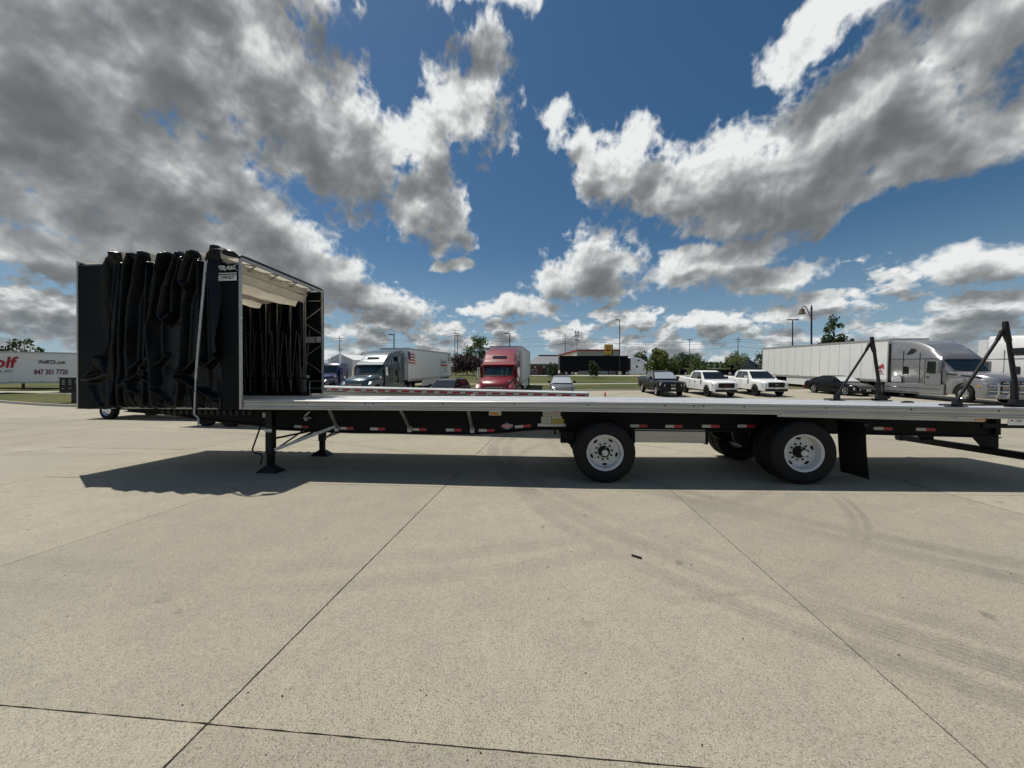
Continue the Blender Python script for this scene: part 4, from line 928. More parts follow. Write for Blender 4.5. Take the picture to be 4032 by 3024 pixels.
    for s in (-1, 1):
        d0 = MB(); d0.prism(rrect(-3.55, -2.55, .95, 2.55, .12), s * 1.232, s * (hw + .004)); dr = d0.build('door', P, T)
        mb = MB(); mb.prism([(-2.62, 1.78), (-2.6, 1.95), (-2.85, 2.42), (-3.42, 2.44), (-3.46, 1.72), (-3.0, 1.66)], s * (hw - .01), s * (hw + .012)); mb.build('door_window', M['glass'], dr)
        mb = MB(); mb.box(-3.45, -3.3, s * hw, s * (hw + .03), 1.42, 1.48); mb.build('door_handle', M['black_plastic'], dr)
        if not day:
            mb = MB(); mb.prism(rrect(-5.1, -4.72, 1.62, 2.12, .07), s * (hw - .01), s * (hw + .01)); mb.build('sleeper_window', M['glass'], T)
            mb = MB(); mb.prism([(-4.9, 2.92), (-4.45, 3.0), (-4.25, 3.25), (-4.55, 3.35)] if style != 'volvo' else rrect(-5.3, -4.45, 2.85, 3.3, .08), s * (1.2), s * (hw + .0)); mb.build('sleeper_window', M['glass'], T)
            mb = MB(); mb.prism(rrect(-sl + .12, -sl + .9, 1.05, 1.5, .06), s * (hw - .01), s * (hw + .006)); mb.build('side_locker', P, T)
            mb = MB(); mb.box(-sl - .55, -sl - .002, s * 1.2, s * 1.235, 1.1, fr - .15); mb.build('gap_fairing', M['black_plastic'] if style != 'volvo' else P, T)
        for (xa_, xb_, za_, zb_) in ((-3.585, -3.57, .95, 2.56), (-2.54, -2.525, .98, 1.75), (-3.57, -2.53, .93, .945), *(() if day else ((-3.95, -3.937, 1.02, 3.0), (-sl + .98, -sl + .993, 1.02, 3.2), (-sl, -2.6, 2.62, 2.634)))):
            MB().box(xa_, xb_, s * (hw - .02), s * (hw + (.0075 if not day else .004)), za_, zb_).build('panel_gap', M['black_plastic'], T)
        mb = MB(); mb.bar((-2.34, s * 1.135, 1.66), (-.62, s * .995, 1.47), .02, .07, (0, 0, 1)); mb.build('hood_vent', M['black_plastic'], T)
        MB().box(-.52, -.4, s * 1.2, s * 1.218, .95, 1.06).build('marker_lamp', M['amber'], T)
        sk = MB(); sk.prism([(-2.38, .32), (-2.35, 1.0), (-sl - .4, 1.0), (-sl - .4, .32)], s * 1.05, s * 1.25); sk = sk.build('side_skirt', P, T, bevel=.04)
        for z in (.42, .72): MB().box(-sl - .3, -2.55, s * 1.25, s * 1.27, z, z + .035).build('trim_strip', M['chrome'], sk)
    if style == 'freight':
        for yy in (-.5, -.12, .0, .12, .5): MB().box(-2.9, -2.8, yy - .03, yy + .03, 2.82, 2.87).build('roof_lamp', M['amber'], T)
    if style == 'volvo' and not day:
        mb = MB(); mb.ringloft([[(-2.5, y_, 2.5), (-2.42, y_, 2.62), (-2.78, y_, 2.8), (-2.8, y_, 2.7)] for y_ in (-1.1, -.8, 0, .8, 1.1)]); mb.build('sun_visor', P, T, smooth=40)
        mb = MB(); mb.grid(lambda u, v: (-3.14 - .22 * v, -.5 + 1.0 * u, fr - .77 + .17 * v + .035), 5, 4); mb.build('roof_window', M['glass'], T)
    # chassis
    MB().box(-8.6, -1.0, -.42, .42, .62, .9).build('chassis', M['chassis_black'], T)
    MB().box(-8.0, -6.9, -.5, .5, .95, 1.12).build('fifth_wheel', M['frame_black'], T, bevel=.03)
    for s in (-1, 1):
        mb = MB(); mb.tube((-sl - .35 if day else -sl + .4, s * .82, .62), (-2.7, s * .82, .62), .3, 14); mb.build('fuel_tank', M['alloy'], T, smooth=40)
        wheel(T, -1.28, s * 1.19, .5, .28, s > 0, ri=.58)
        for xx in (-7.0, -8.3): wheel(T, xx if not day else xx + 1.6, s * 1.22, .5, .27, s > 0, ri=.58, dual=True, deep=.1)
        mb = MB(); mb.grid(lambda u, v: (-8.95 - .0 * v + (1.6 if day else 0), s * (.65 + .6 * u), .3 + .75 * v), 3, 3); mb.build('mud_flap', M['black_plastic'], T)
    if chrome_stack:
        for yk in (.3,): mb = MB(); mb.path([(-sl - .15, yk, .9), (-sl - .15, yk, 3.9), (-sl - .2, yk + .03, 4.05), (-sl - .25, yk + .14, 4.2)], [.075, .075, .08, .085], 14); mb.build('exhaust_stack', M['chrome'], T, smooth=40)
    if guard:
        mb = MB()
        for z in (.5, .72, 1.05): mb.path([(-.25, -1.12, z), (.2, -.95, z), (.32, 0, z), (.2, .95, z), (-.25, 1.12, z)], .035, 8)
        for yy in (-1.0, -.45, .45, 1.0): mb.path([(.2, yy, .38), (.3, yy, .6), (.3, yy, 1.12), (.18, yy, 1.25)], .035, 8)
        mb.build('grille_guard', M['alloy'], T, smooth=40)
    return T

def box_trailer(label, x, y, rz, skin='trailer_white', L=16.15, npan=13, group=None, ribs=False, sides=(1,), skirt=True, curtain=False):
    """front face at the origin, body runs towards -x"""
    T = empty('box_trailer' if not curtain else 'curtain_trailer'); place(T, x, y, rz, L); tag(T, label, 'trailer', group)
    z0, z1, w = 1.12, 4.08, 1.29; S = M[skin]
    MB().box(-L, 0, -w + .02, w - .02, z0 + .04, z1 - .02).build('body', S, T)
    for s in (-1, 1):
        MB().box(-L, -.0, s * (w - .02), s * (w + .012), z0 - .1, z0 + .07).build('bottom_rail', M['galvanised'] if not curtain else M['chassis_black'], T)
        MB().box(-L, -.0, s * (w - .02), s * (w + .012), z1 - .12, z1 + .01).build('top_rail', M['galvanised'] if not curtain else S, T)
        for xx in (-.09, -L): MB().box(xx, xx + .09, s * (w - .02), s * (w + .015), z0 + .07, z1 - .12).build('corner_post', M['galvanised'] if not curtain else S, T)
        if s in sides and npan:
            pw_ = (L - .2) / npan; mb = MB(); mb.box(0, pw_ - .025, 0, .016, 0, z1 - z0 - .2)
            if ribs:
                for k in range(int(pw_ / .1)): mb.box(.05 + k * .1, .08 + k * .1, -.012, .028, 0, z1 - z0 - .2)
            pm = mb.mesh('side_panel', S, bevel=.005, seg=1)
            for k in range(npan): obj('side_panel', pm, T, (-.1 - (k + 1) * pw_ + .012, s * (w - .02) - (.016 if s < 0 else 0), z0 + .075))
        if skirt: MB().box(-L + 4.5, -4.2, s * (w - .06), s * (w - .03), .35, z0 - .1).build('side_skirt', S, T)
        rl = MB(); rl.box(0, .22, -.003, .003, 0, .04); rl = rl.mesh('marker', M['lamp_red'])
        for k in range(9): obj('marker', rl, T, (-.8 - k * (L - 1.5) / 8, s * (w + .018), z0 + .06))
        for xx in (-L + 1.3, -L + 2.55): wheel(T, xx, s * 1.25, .5, .27, s > 0, ri=.58, dual=True, deep=.1, rim='alloy' if not curtain else 'wheel_white')
        mb = MB(); mb.box(-3.0, -2.86, s * .75, s * .9, .05, 1.05); mb.box(-3.1, -2.76, s * .7, s * .95, .0, .05); mb.build('landing_leg', M['frame_black'], T)
    MB().box(-L, .012, -w, w, z1 + .0, z1 + .03).build('roof', M['galvanised'] if not curtain else S, T)
    MB().box(-L + .3, -L + 4., -.5, .5, .7, 1.05).build('bogie', M['chassis_black'], T)
    mb = MB()
    for yy in (-.62, .62): mb.box(-L - .02, -L + .02, yy - .6, yy + .6, z0 + .1, z1 - .15)
    mb.build('rear_doors', S, T); MB().box(-L - .05, -L + .05, -1.2, 1.2, .5, .6).build('underride_bar', M['galvanised'], T)
    return T

def car(name, label, x, y, rz, paint, kind, group=None, glass='glass', shade=False, rim='alloy', face=None, spokes=5, dark_trim=True):
    T = empty(name); P = M[paint]
    K = dict(
     pickup=dict(L=5.88, hw=1.0, wx=(-.98, -4.68), r=.41, zb=.46, top=[(0, .98), (-.08, 1.1), (-.35, 1.17), (-1.5, 1.24), (-1.75, 1.27), (-3.9, 1.29), (-3.95, 1.36), (-5.8, 1.38), (-5.88, 1.36)], gh=[(-1.5, 1.25), (-2.3, 1.85), (-2.7, 1.93), (-3.6, 1.92), (-3.86, 1.83), (-3.95, 1.3)], belt=1.27, gw=(.93, .72), win=[(-1.9, -2.95), (-3.0, -3.75)]),
     suv=dict(L=4.65, hw=.92, wx=(-.9, -3.62), r=.36, zb=.34, top=[(0, .62), (-.1, .8), (-.3, .93), (-1.15, 1.05), (-1.3, 1.07), (-4.4, 1.12), (-4.6, 1.05), (-4.65, .7)], gh=[(-1.15, 1.05), (-2., 1.56), (-2.4, 1.66), (-3.7, 1.64), (-4.2, 1.5), (-4.5, 1.1)], belt=1.08, gw=(.86, .66), win=[(-1.55, -2.55), (-2.6, -3.45), (-3.5, -4.2)]),
     sedan=dict(L=4.6, hw=.9, wx=(-.85, -3.6), r=.335, zb=.24, top=[(0, .55), (-.1, .68), (-.35, .78), (-1.25, .93), (-1.4, .95), (-3.7, 1.02), (-4.3, 1.0), (-4.55, .92), (-4.6, .6)], gh=[(-1.3, .93), (-2.05, 1.36), (-2.4, 1.44), (-3.1, 1.43), (-3.6, 1.25), (-4.1, 1.0)], belt=.97, gw=(.82, .6), win=[(-1.65, -2.6), (-2.65, -3.5)]))[kind]
    L, hw = K['L'], K['hw']; place(T, x, y, rz, L); tag(T, label, {'pickup': 'pickup', 'suv': 'car', 'sedan': 'car'}[kind], group)
    ar = K['r'] + .075
    xs = sorted(set([round(-L * i / 46, 3) for i in range(47)] + [wx + ar * q for wx in K['wx'] for q in (-1.02, -1, -.9, -.7, -.45, -.2, 0, .2, .45, .7, .9, 1, 1.02)] + [q for q, _ in K['top']]), reverse=True)
    xs = [q for q in xs if -L <= q <= 0]
    tx_, tz_ = [-q for q, _ in K['top']], [z for _, z in K['top']]
    def zt(q): return float(np.interp(-q, tx_, tz_))
    def z0(q):
        z = K['zb'] - .06 * min(1, max(0, (q + .4) / .4)) + .1 * max(0, (-q - L + .5) / .5)
        for wx in K['wx']:
            d = abs(q - wx)
            if d < ar: z = max(z, K['r'] + math.sqrt(ar * ar - d * d))
        return z
    def hwid(q):
        f = min(1, max(0, -q / .55)); b_ = min(1, max(0, (q + L) / .4)); k = 1 - .17 * (1 - f) ** 2 - (.1 if kind != 'pickup' else .03) * (1 - b_) ** 2
        return hw * k
    secs = []
    for q in xs:
        h, a, b_ = hwid(q), z0(q), zt(q); a = min(a, b_ - .12); m_ = a + (b_ - a) * .62
        secs.append((q, [(h * .82, a), (h * .985, a + .015), (h * .995, a + (m_ - a) * .5), (h, m_), (h * .965, b_ - .06), (h * .9, b_ - .012), (h * .6, b_ + .012)]))
    body('body', secs, P, T, smooth=38)
    gx, gz = [-q for q, _ in K['gh']], [z for _, z in K['gh']]
    wb, wt = K['gw']; zr = max(gz); zbelt = K['belt'] - .06
    def gw(z): return wb + (wt - wb) * max(0, min(1.1, (z - zbelt) / (zr - zbelt)))
    gs = []
    for q, z in [(-a, b) for a, b in zip(gx, gz)]:
        z = max(z, zbelt + .03); gs.append((q, [(gw(zbelt) * .99, zbelt), (gw(zbelt + (z - zbelt) * .5), zbelt + (z - zbelt) * .5), (gw(z - .05 * (z - zbelt)), z - .07 * (z - zbelt)), (gw(z) - .1, z)]))
    body('cabin', gs, P, T, smooth=30)
    # windscreen and rear glass
    def glassq(nm, i, j, off, m_):
        (xa, za), (xb, zb) = K['gh'][i], K['gh'][j]; za = max(za, zbelt + .05)
        mb = MB()
        def fn(u, v):
            t = .1 + .84 * v; z = za + (zb - za) * t; q = xa + (xb - xa) * t; wv = (gw(z) - .035) * (1 - .0)
            yy = (u * 2 - 1) * wv; return (q + off - .0 * yy * yy, yy, z + .02)
        mb.grid(fn, 7, 5); return mb.build(nm, M[m_], T, smooth=60)
    wsn = glassq('windscreen', 0, 1, .035, 'sunshade' if shade else glass); glassq('rear_window', len(gx) - 1, len(gx) - 2, -.03, 'glass')
    if shade: pass
    (xa, za), (xb, zb) = K['gh'][0], K['gh'][1]
    for s in (-1, 1):
        for i, (a, b_) in enumerate(K['win']):
            zt_ = zr - .11; zl = zbelt + .1; mb = MB()
            sl_ = (xb - xa) / (zb - za)
            p = [(a, zl), (b_, zl), (b_ + (.0 if i < len(K['win']) - 1 else .16), zt_), ((a if i else a + sl_ * (zt_ - zl) * .62), zt_)]
            mb.face([(q, s * (gw(z) + .012), z) for q, z in p]); w_ = mb.build('side_window', M['glass'], T)
        mb = MB(); mb.box(xa - .55, xa - .35, s * (wb + .06), s * (wb + .24), K['belt'] + .02, K['belt'] + .22); mb.build('mirror', M['black_plastic'] if dark_trim else P, T, bevel=.03)
        for wx in K['wx']: wheel(T, wx, s * (hw - .02), K['r'], .24, s > 0, rim=rim, ri=.66 if kind != 'pickup' else .6, spokes=spokes)
        for q in ((-2.05, -3.0) if kind != 'pickup' else (-2.75, -3.62)):
            MB().box(q - .1, q + .08, s * (hw - .012), s * (hw + .018), K['belt'] - .25, K['belt'] - .21).build('door_handle', M['black_plastic'] if dark_trim else P, T)
            MB().box(q - .13, q - .122, s * (hw - .02), s * (hw + .003), K['zb'] + .06, K['belt'] - .08).build('door_gap', M['black_plastic'], T)
        z = zt(-.1); mb = MB(); y0_, y1_ = s * hw * .6, s * hw * .93
        mb.ringloft([[(-.0 - .0, y0_, z - .30), (-.03, y0_, z - .1), (-.28, y1_, z - .06), (-.24, y1_, z - .27)], [(.045, y0_, z - .29), (.02, y0_, z - .12), (-.2, y1_ + s * .05, z - .09), (-.17, y1_ + s * .05, z - .25)]]); mb.build('headlight', M['lens'], T, bevel=.01)
        mb = MB(); mb.box(-L - .015, -L + .1, s * hw * .78, s * hw * .97, zt(-L) - .3, zt(-L) - .03); mb.build('tail_light', M['lamp_red'], T)
        MB().box(-L + .6, -.6, s * (hw * .9 - .05), s * hw * .9, K['zb'] - .02, K['zb'] + .05).build('sill', M['black_plastic'], T)
    z = zt(-.1); gh_ = .34 if kind == 'pickup' else .17
    mb = MB(); mb.box(-.12, .04, -hw * .58, hw * .58, z - .06 - gh_, z - .05); g = mb.build('grille', M['black_plastic'], T, bevel=.03)
    for k in range(3): MB().box(.035, .05, -hw * .55, hw * .55, z - .05 - gh_ * (.25 + .27 * k), z - .035 - gh_ * (.25 + .27 * k)).build('grille_bar', M['chassis_black' if kind == 'pickup' else 'chrome'], g)
    mb = MB(); mb.box(-.2, .07, -hw * .8, hw * .8, K['zb'] - .05, K['zb'] + .13); mb.build('lower_bumper', M['black_plastic'], T, bevel=.03)
    MB().box(.06, .085, -.16, .16, K['zb'] + .12, K['zb'] + .26).build('number_plate', M['sticker_white'], T)
    MB().box(-L + .5, -.5, -hw * .8, hw * .8, K['zb'] - .1, K['zb'] + .3).build('underbody', M['chassis_black'], T)
    if kind == 'pickup':
        MB().box(-L + .08, -4.05, -hw * .8, hw * .8, 1.3, 1.395).build('bed_cover', M['black_plastic'], T)
        if face: text('emblem', face, .15 if len(face) < 4 else .09, M['print_red' if face == 'GMC' else 'chrome'], g, (.055, 0, z - .06 - gh_ * .45), (R(90), 0, R(90)), wide=1.2)
    if kind == 'suv':
        for s in (-1, 1): mb = MB(); mb.path([(-2.3, s * .62, 1.68), (-2.4, s * .62, 1.72), (-3.8, s * .62, 1.7), (-3.95, s * .62, 1.62)], .018, 6); mb.build('roof_rail', M['black_plastic'], T, smooth=40)
    return T

# lorries parked nose-in across the lot
DXA, DYA = .09, .996
red = tractor('red sleeper truck with sloped roof fairing and dark windscreen, facing the camera', -1.15, 24.2, HD, 'red_paint', style='volvo')
box_trailer('ribbed white trailer behind the red truck cab', -.5, 31.2, HD, 'trailer_white', npan=8, ribs=True, sides=(1,), skirt=True)
blu = tractor('blue-grey sleeper truck with shiny hood, facing the camera', -11.6, 28.4, HD, 'blue_grey_paint', style='volvo')
t2 = box_trailer('white box trailer with a waving flag printed at its front corner', -10.85, 35.5, HD, 'trailer_white', npan=1, sides=(1,), skirt=True)
# printed flag, emblem and lettering on its side
def flag(par, x0, z0, w, h, y):
    mats = [M['print_white'], M['print_red'], M['print_blue']]
    mb = MB(); n = 9
    for k in range(9):
        mb.mi = k % 2
        for i in range(n):
            u0, u1 = i / n, (i + 1) / n; f = lambda u, v: (x0 - w * u, y, z0 - h * v - .22 * u - .07 * math.sin(u * 6.5))
            mb.face([f(u0, k / 9), f(u1, k / 9), f(u1, (k + 1) / 9), f(u0, (k + 1) / 9)])
    mb.mi = 2
    for i in range(3):
        u0, u1 = i / n, (i + 1) / n; f = lambda u, v: (x0 - w * u, y + .003, z0 - h * v - .22 * u - .07 * math.sin(u * 6.5))
        mb.face([f(u0, 0), f(u1, 0), f(u1, .55), f(u0, .55)])
    mb.build('printed_flag', mats, par, fix=False)
flag(t2, -.15, 3.85, 1.9, 1.2, 1.302)
def emblem(par, x, z, r, y):
    mb = MB(); mb.lathe([(r, 0), (r * .88, .0)], (x, y, z), 'y', 24); mb.build('emblem', M['print_maroon'], par)
    mb = MB(); mb.prism([(x, z + r * .7), (x + r * .5, z - r * .5), (x + r * .25, z - r * .5), (x, z + r * .2), (x - r * .25, z - r * .5), (x - r * .5, z - r * .5)], y, y + .004); mb.build('emblem', M['print_black'], par)
emblem(t2, -14.9, 3.3, .62, 1.304)
for k in range(7): mb = MB(); mb.path([(-11.3 - k * .34, 1.304, 2.72), (-11.45 - k * .34, 1.304, 3.0 + .2 * (k in (0, 4))), (-11.5 - k * .34, 1.304, 2.75), (-11.62 - k * .34, 1.304, 2.85)], .03, 4); mb.build('script_mark', M['print_grey'], t2)
mb = MB(); mb.prism([(-11.0, 3.4), (-11.12, 3.4), (-11.2, 1.3), (-11.1, 1.2)], 1.3, 1.303); mb.build('spire_mark', M['print_grey'], t2)
mb = MB(); mb.box(-14.2, -11.0, 1.3, 1.304, 2.38, 2.6); mb.build('print_stripe', M['print_red'], t2)
mb = MB()
for a_, b_, c_, d_ in ((-14.9, -12.2, 1.62, 1.68), (-14.2, -12.2, 2.2, 2.26), (-12.26, -12.2, 1.68, 2.2)): mb.box(a_, b_, 1.3, 1.304, c_, d_)
mb.build('print_outline', M['print_grey'], t2)
for k in range(5): MB().box(-12.5 - k * .38, -12.38 - k * .38, 1.3, 1.304, 1.75, 2.1).build('print_mark', M['print_grey'], t2)
emblem(blu, -5.6, 2.2, .2, 1.25)
text('lettering', '1965', .34, M['print_black'], t2, (.016, 1.05, 3.1), (R(90), R(0), R(90))).rotation_euler = (R(90), R(90), R(90))

sil = tractor('silver sleeper truck with chrome grille guard, at the right of the lot', 27.5, 21.15, HD, 'silver_paint', top=4.05, sl=6.1, style='freight', guard=True)
t3 = box_trailer('long white box trailer with vertical side panels behind the silver truck', 28.1, 27.4, HD, 'trailer_white', npan=14, sides=(-1,), skirt=True)
for i, dx_ in enumerate((0, .13, .26)): mb = MB(); mb.prism([(-.9 + dx_, 1.95), (-.98 + dx_, 1.95), (-.80 + dx_, 2.18 + .06 * i), (-.74 + dx_, 2.18 + .06 * i)], -1.31, -1.306); mb.build('logo', M['print_black' if i < 2 else 'print_red'], t3)
text('lettering', 'A', .48, M['print_red'], t3, (-.5, -1.312, 2.13), (R(90), 0, 0), shear=.3, bold=.02)
for k in range(5): MB().box(-.86 + k * .09, -.8 + k * .09, -1.311, -1.306, 1.74, 1.86).build('print_mark', M['print_red'], t3)
MB().box(-.95, -.35, -1.311, -1.306, 1.6, 1.66).build('print_mark', M['print_grey'], t3)
wht = tractor('white sleeper truck cut off by the right edge of the picture', 33.0, 19.6, HD, 'white_paint', top=4.25, sl=6.6, style='volvo')
nav = tractor('navy blue day cab truck with a tall chrome exhaust stack', -17.5, 33.6, HD, 'navy_paint', style='day', chrome_stack=True)

# hopper trailer behind the navy cab
def hopper():
    T = empty('hopper_trailer'); place(T, -17.2, 38.6, HD, 12); tag(T, 'white hopper trailer with a peaked front, behind the navy cab', 'trailer')
    f = [(-1.28, 2.05), (-1.28, 3.15), (0, 3.72), (1.28, 3.15), (1.28, 2.05), (.45, .95), (-.45, .95)]
    mb = MB(); mb.prism(f, -11.5, -.1, 'x'); mb.build('body', M['trailer_white'], T, bevel=.02)
    mb = MB()
    for a, b in ((1, 2), (2, 3)): mb.bar((-.05, *f[a]), (-.05, *f[b]), .16, .12)
    mb.build('front_rim', M['white_paint'], T)
    for yy in (-.9, 0, .9): mb = MB(); mb.bar((-.06, yy, 1.4), (-.06, yy * .5, 3.3), .08, .06); mb.build('front_rib', M['trailer_white'], T)
    mb = MB(); mb.box(-.1, .0, -1.0, 1.0, 2.3, 2.4); mb.build('cross_rail', M['white_paint'], T)
    mb = MB(); mb.bar((.05, -1.15, 3.3), (.05, .3, 2.1), .16, .06); mb.build('tarp_arm', M['white_paint'], T)
    mb = MB(); mb.lathe([(.3, 0), (.33, .04), (.3, .08)], (.3, -.55, 1.75), 'x', 18); mb.path([(.1, .2, 1.5), (.3, .5, 1.9), (.3, .7, 1.3), (.2, .9, 1.0)], .035, 6); mb.build('hose_coil', M['rubber'], T)
    MB().box(-11, .5, -.45, .45, .9, 1.1).build('chassis', M['chassis_black'], T); MB().box(-.9, .3, -1.1, 1.1, .75, 1.2).build('pump_box', M['chassis_black'], T)
    for s in (-1, 1):
        for xx in (-9.2, -10.5): wheel(T, xx, s * 1.25, .5, .27, s > 0, ri=.58, dual=True)
hopper()

# cars and pickups in the same row
car('pickup_truck', 'black pickup with hood scoop and silver windscreen shade, between the grey and white vehicles', 12.3, 29.4, HD + R(3), 'black_paint', 'pickup', 'pickups parked in the lot', shade=True, rim='grey_body', face='RAM')
car('pickup_truck', 'white pickup with black mirrors and red letters on its grille', 15.7, 28.2, HD + R(5), 'white_paint', 'pickup', 'pickups parked in the lot', rim='black_plastic', face='GMC')
car('pickup_truck', 'white pickup with white mirrors and an oval badge on its grille', 19.3, 28.1, HD + R(4), 'white_paint', 'pickup', 'pickups parked in the lot', rim='black_plastic', dark_trim=False, face='Ford')
car('sedan', 'black sedan with silver windscreen shade in front of the white trailer', 25.5, 27.6, HD + R(9), 'black_paint', 'sedan', shade=True, rim='chrome')
car('parked_car', 'grey crossover with silver windscreen shade, facing the camera', 3.85, 29.3, HD, 'car_grey', 'suv', shade=True)
car('parked_car', 'dark blue crossover with roof rails beside the red truck', -5.0, 24.6, HD + R(-9), 'dark_blue_paint', 'suv')
# white medium-duty pickup half hidden behind the tarp
def crew_truck():
    T = empty('pickup_truck'); tag(T, 'white crew truck mostly hidden behind the black tarp enclosure', 'pickup', 'pickups parked in the lot')
    rz = math.atan2(.75, -5.3); T.location = (-19.2, 18.5, hgt(-18, 18.) - .02); T.rotation_euler = (0, 0, rz); P = M['white_paint']
    ar, r_ = .47, .41
    def z0(q):
        z = .5
        for wx in (-1.05, -6.3):
            d = abs(q - wx)
            if d < ar: z = max(z, r_ + math.sqrt(ar * ar - d * d))
        return z
    xs = sorted([0, -.1, -.5, -1.6, -2., -2.5, -3.5, -4.5, -5., -5.6, -7.2, -7.3] + [wx + ar * q for wx in (-1.05, -6.3) for q in (-1.02, -1, -.9, -.7, -.4, 0, .4, .7, .9, 1, 1.02)], reverse=True)
    body('body', [(q, [(.9, z0(q)), (1.02, z0(q) + .02), (1.03, 1.0), (.95, float(np.interp(-q, [0, .1, .5, 1.8, 7.3], [1.1, 1.25, 1.32, 1.4, 1.42])))]) for q in xs], P, T, smooth=35)
    body('cabin', [(-1.7, [(.95, 1.3), (.9, 1.42)]), (-2.5, [(.95, 1.3), (.76, 2.0)]), (-4.3, [(.95, 1.3), (.76, 2.02)]), (-4.6, [(.95, 1.3), (.9, 1.42)])], P, T)
    for s in (-1, 1):
        panel('side_window', [(-2.3, 1.45), (-4.2, 1.45), (-4.1, 1.85), (-2.6, 1.85)], s * .86, 'glass', T, .06)
        wheel(T, -1.05, s * 1.02, .41, .26, s > 0, rim='chrome', ri=.56); wheel(T, -6.3, s * 1.06, .41, .26, s > 0, rim='chrome', ri=.56, dual=True)
    MB().box(-.15, .15, -1.0, 1.0, .45, .75).build('bumper', M['black_plastic'], T, bevel=.05); MB().box(-7.3, -.6, -.5, .5, .4, .7).build('chassis', M['chassis_black'], T)
crew_truck()

# second flatbed, seen over the deck of the first
def hotshot():
    A = Vector((2.3, 11.75)); D = Vector((-.98, .2)); L = 15.6
    T = empty('flatbed_trailer', (A.x, A.y, 1.37), math.atan2(D.y, D.x), -.0185); tag(T, 'second aluminium flatbed with red and white tape along its rail, behind the first', 'trailer')
    # local +x runs to the front, +y is the side that faces the camera
    for k in range(8): MB().box(0, L, -2.5 + k * .312, -2.5 + k * .312 + .306, -.04, -.004 - (k % 2) * .003).build('deck_plank', M['deck_aluminium'], T)
    MB().box(-.02, L, .0, .07, -.13, 0).build('side_rail', M['aluminium'], T, bevel=.008); MB().box(0, L, .015, .075, -.3, -.15).build('side_rail', M['aluminium'], T, bevel=.008)
    MB().box(0, L, -2.58, -2.51, -.2, 0).build('side_rail', M['aluminium'], T)
    MB().box(-.05, 0, -2.58, .07, -.2, -.005).build('rear_sill', M['aluminium'], T)
    tp = MB(); tp.box(0, .27, 0, .003, 0, .055); tp = tp.mesh('reflective_tape', M['tape_red']); tq = MB(); tq.box(.0, .17, 0, .002, 0, .055); tq = tq.mesh('reflective_tape', M['tape_white'])
    for k in range(34): obj('reflective_tape', tp, T, (.05 + k * .445, .0705, -.105)); obj('reflective_tape', tq, T, (.32 + k * .445, .0705, -.105))
    for yy in (-1.85, -.75): MB().box(.1, L - 1, yy, yy + .1, -.52, -.31).build('main_beam', M['chassis_black'], T)
    k = 0
    for a, b_, m_, tx, tm in ((8.2, 10.2, 'sticker_orange', None, None), (6.0, 8.1, 'print_green', 'MONDAY', 'print_black'), (3.0, 5.8, 'print_black', '708 866 4000', 'print_white')):
        o = MB().box(a, b_, -.1, -.05, -.62, -.31).build('banner', M[m_], T)
        if tx: text('lettering', tx, .26, M[tm], o, ((a + b_) / 2, -.047, -.44), (R(90), 0, R(180)))
    for xx in (13.3, 14.4):
        for yy in (-2.4, -.35):
            o = obj('wheel', TY, T, (xx, yy, -1.18)); o.scale = (.85, .85, .85)
hotshot()

# trailer with red and maroon lettering beyond the grass island on the left
WD = math.atan2(-.766, -.64)
wf = box_trailer('white trailer with red and maroon lettering beyond the grass island', -51.6, 34.2, WD, 'trailer_white', npan=0, sides=(), skirt=False)
text('lettering', 'Wolf', 1.45, M['print_red'], wf, (-3.35, 1.306, 3.0), (R(90), 0, R(180)), shear=.2, wide=.85, bold=.04)
text('lettering', 'SCHOOL, INC.', .34, M['print_black'], wf, (-3.7, 1.306, 2.2), (R(90), 0, R(180)), wide=.8)
text('lettering', 'WolfCDL.com', .5, M['print_black'], wf, (-6.95, 1.306, 3.1), (R(90), 0, R(180)), wide=.58, bold=.012)
text('lettering', '847 301 7720', .7, M['print_maroon'], wf, (-6.87, 1.306, 2.1), (R(90), 0, R(180)), wide=.56, bold=.016)

# --- far side of the street ------------------------------------------------
def far_curtain():
    t = box_trailer('black curtain-sided trailer parked beyond the grass bank', 24.2, 81.5, 0., 'vinyl_matt', L=14.2, npan=0, sides=(), skirt=False, curtain=True)
    mb = MB(); mb.box(-14.26, -14.2, -1.2, 1.2, .6, 1.1); mb.build('rear_sill', M['sticker_white'], t)
    mb = MB(); mb.box(-14.23, -14.205, -1.28, 1.28, 1.2, 4.0); mb.build('rear_flap', M['black_plastic'], t)
far_curtain()
tractor('white sleeper truck hitched to the black curtain trailer beyond the grass', 31.0, 81.5, 0., 'white_paint', style='freight')
def far_flatbed():
    T = empty('flatbed_trailer'); place(T, 49.0, 84., 0., 14.6); tag(T, 'distant black flatbed trailer hitched to the dark teal truck', 'trailer')
    MB().box(-14.6, 0, -1.28, 1.28, 1.25, 1.42).build('deck', M['frame_black'], T); MB().box(-14.4, -1., -.6, .6, .8, 1.25).build('main_beam', M['chassis_black'], T)
    MB().box(-.25, 0, -1.25, 1.25, 1.42, 1.75).build('headboard', M['frame_black'], T)
    for s in (-1, 1):
        for xx in (-13.2, -11.6): wheel(T, xx, s * 1.25, .5, .27, s > 0, ri=.58, dual=True)
        mb = MB(); mb.box(-3.2, -3.05, s * .75, s * .9, .03, 1.25); mb.build('landing_leg', M['frame_black'], T)
    for k in range(3): MB().box(-14.6 + k * .35, -14.5 + k * .35, -1.31, -1.29, 1.0, 1.6).build('stake', M['sticker_white'], T)
far_flatbed()
tractor('dark teal sleeper truck pulling the distant black flatbed', 55.2, 84., 0., 'teal_paint', style='freight')

def zb(x, y): return hgt(x, y)
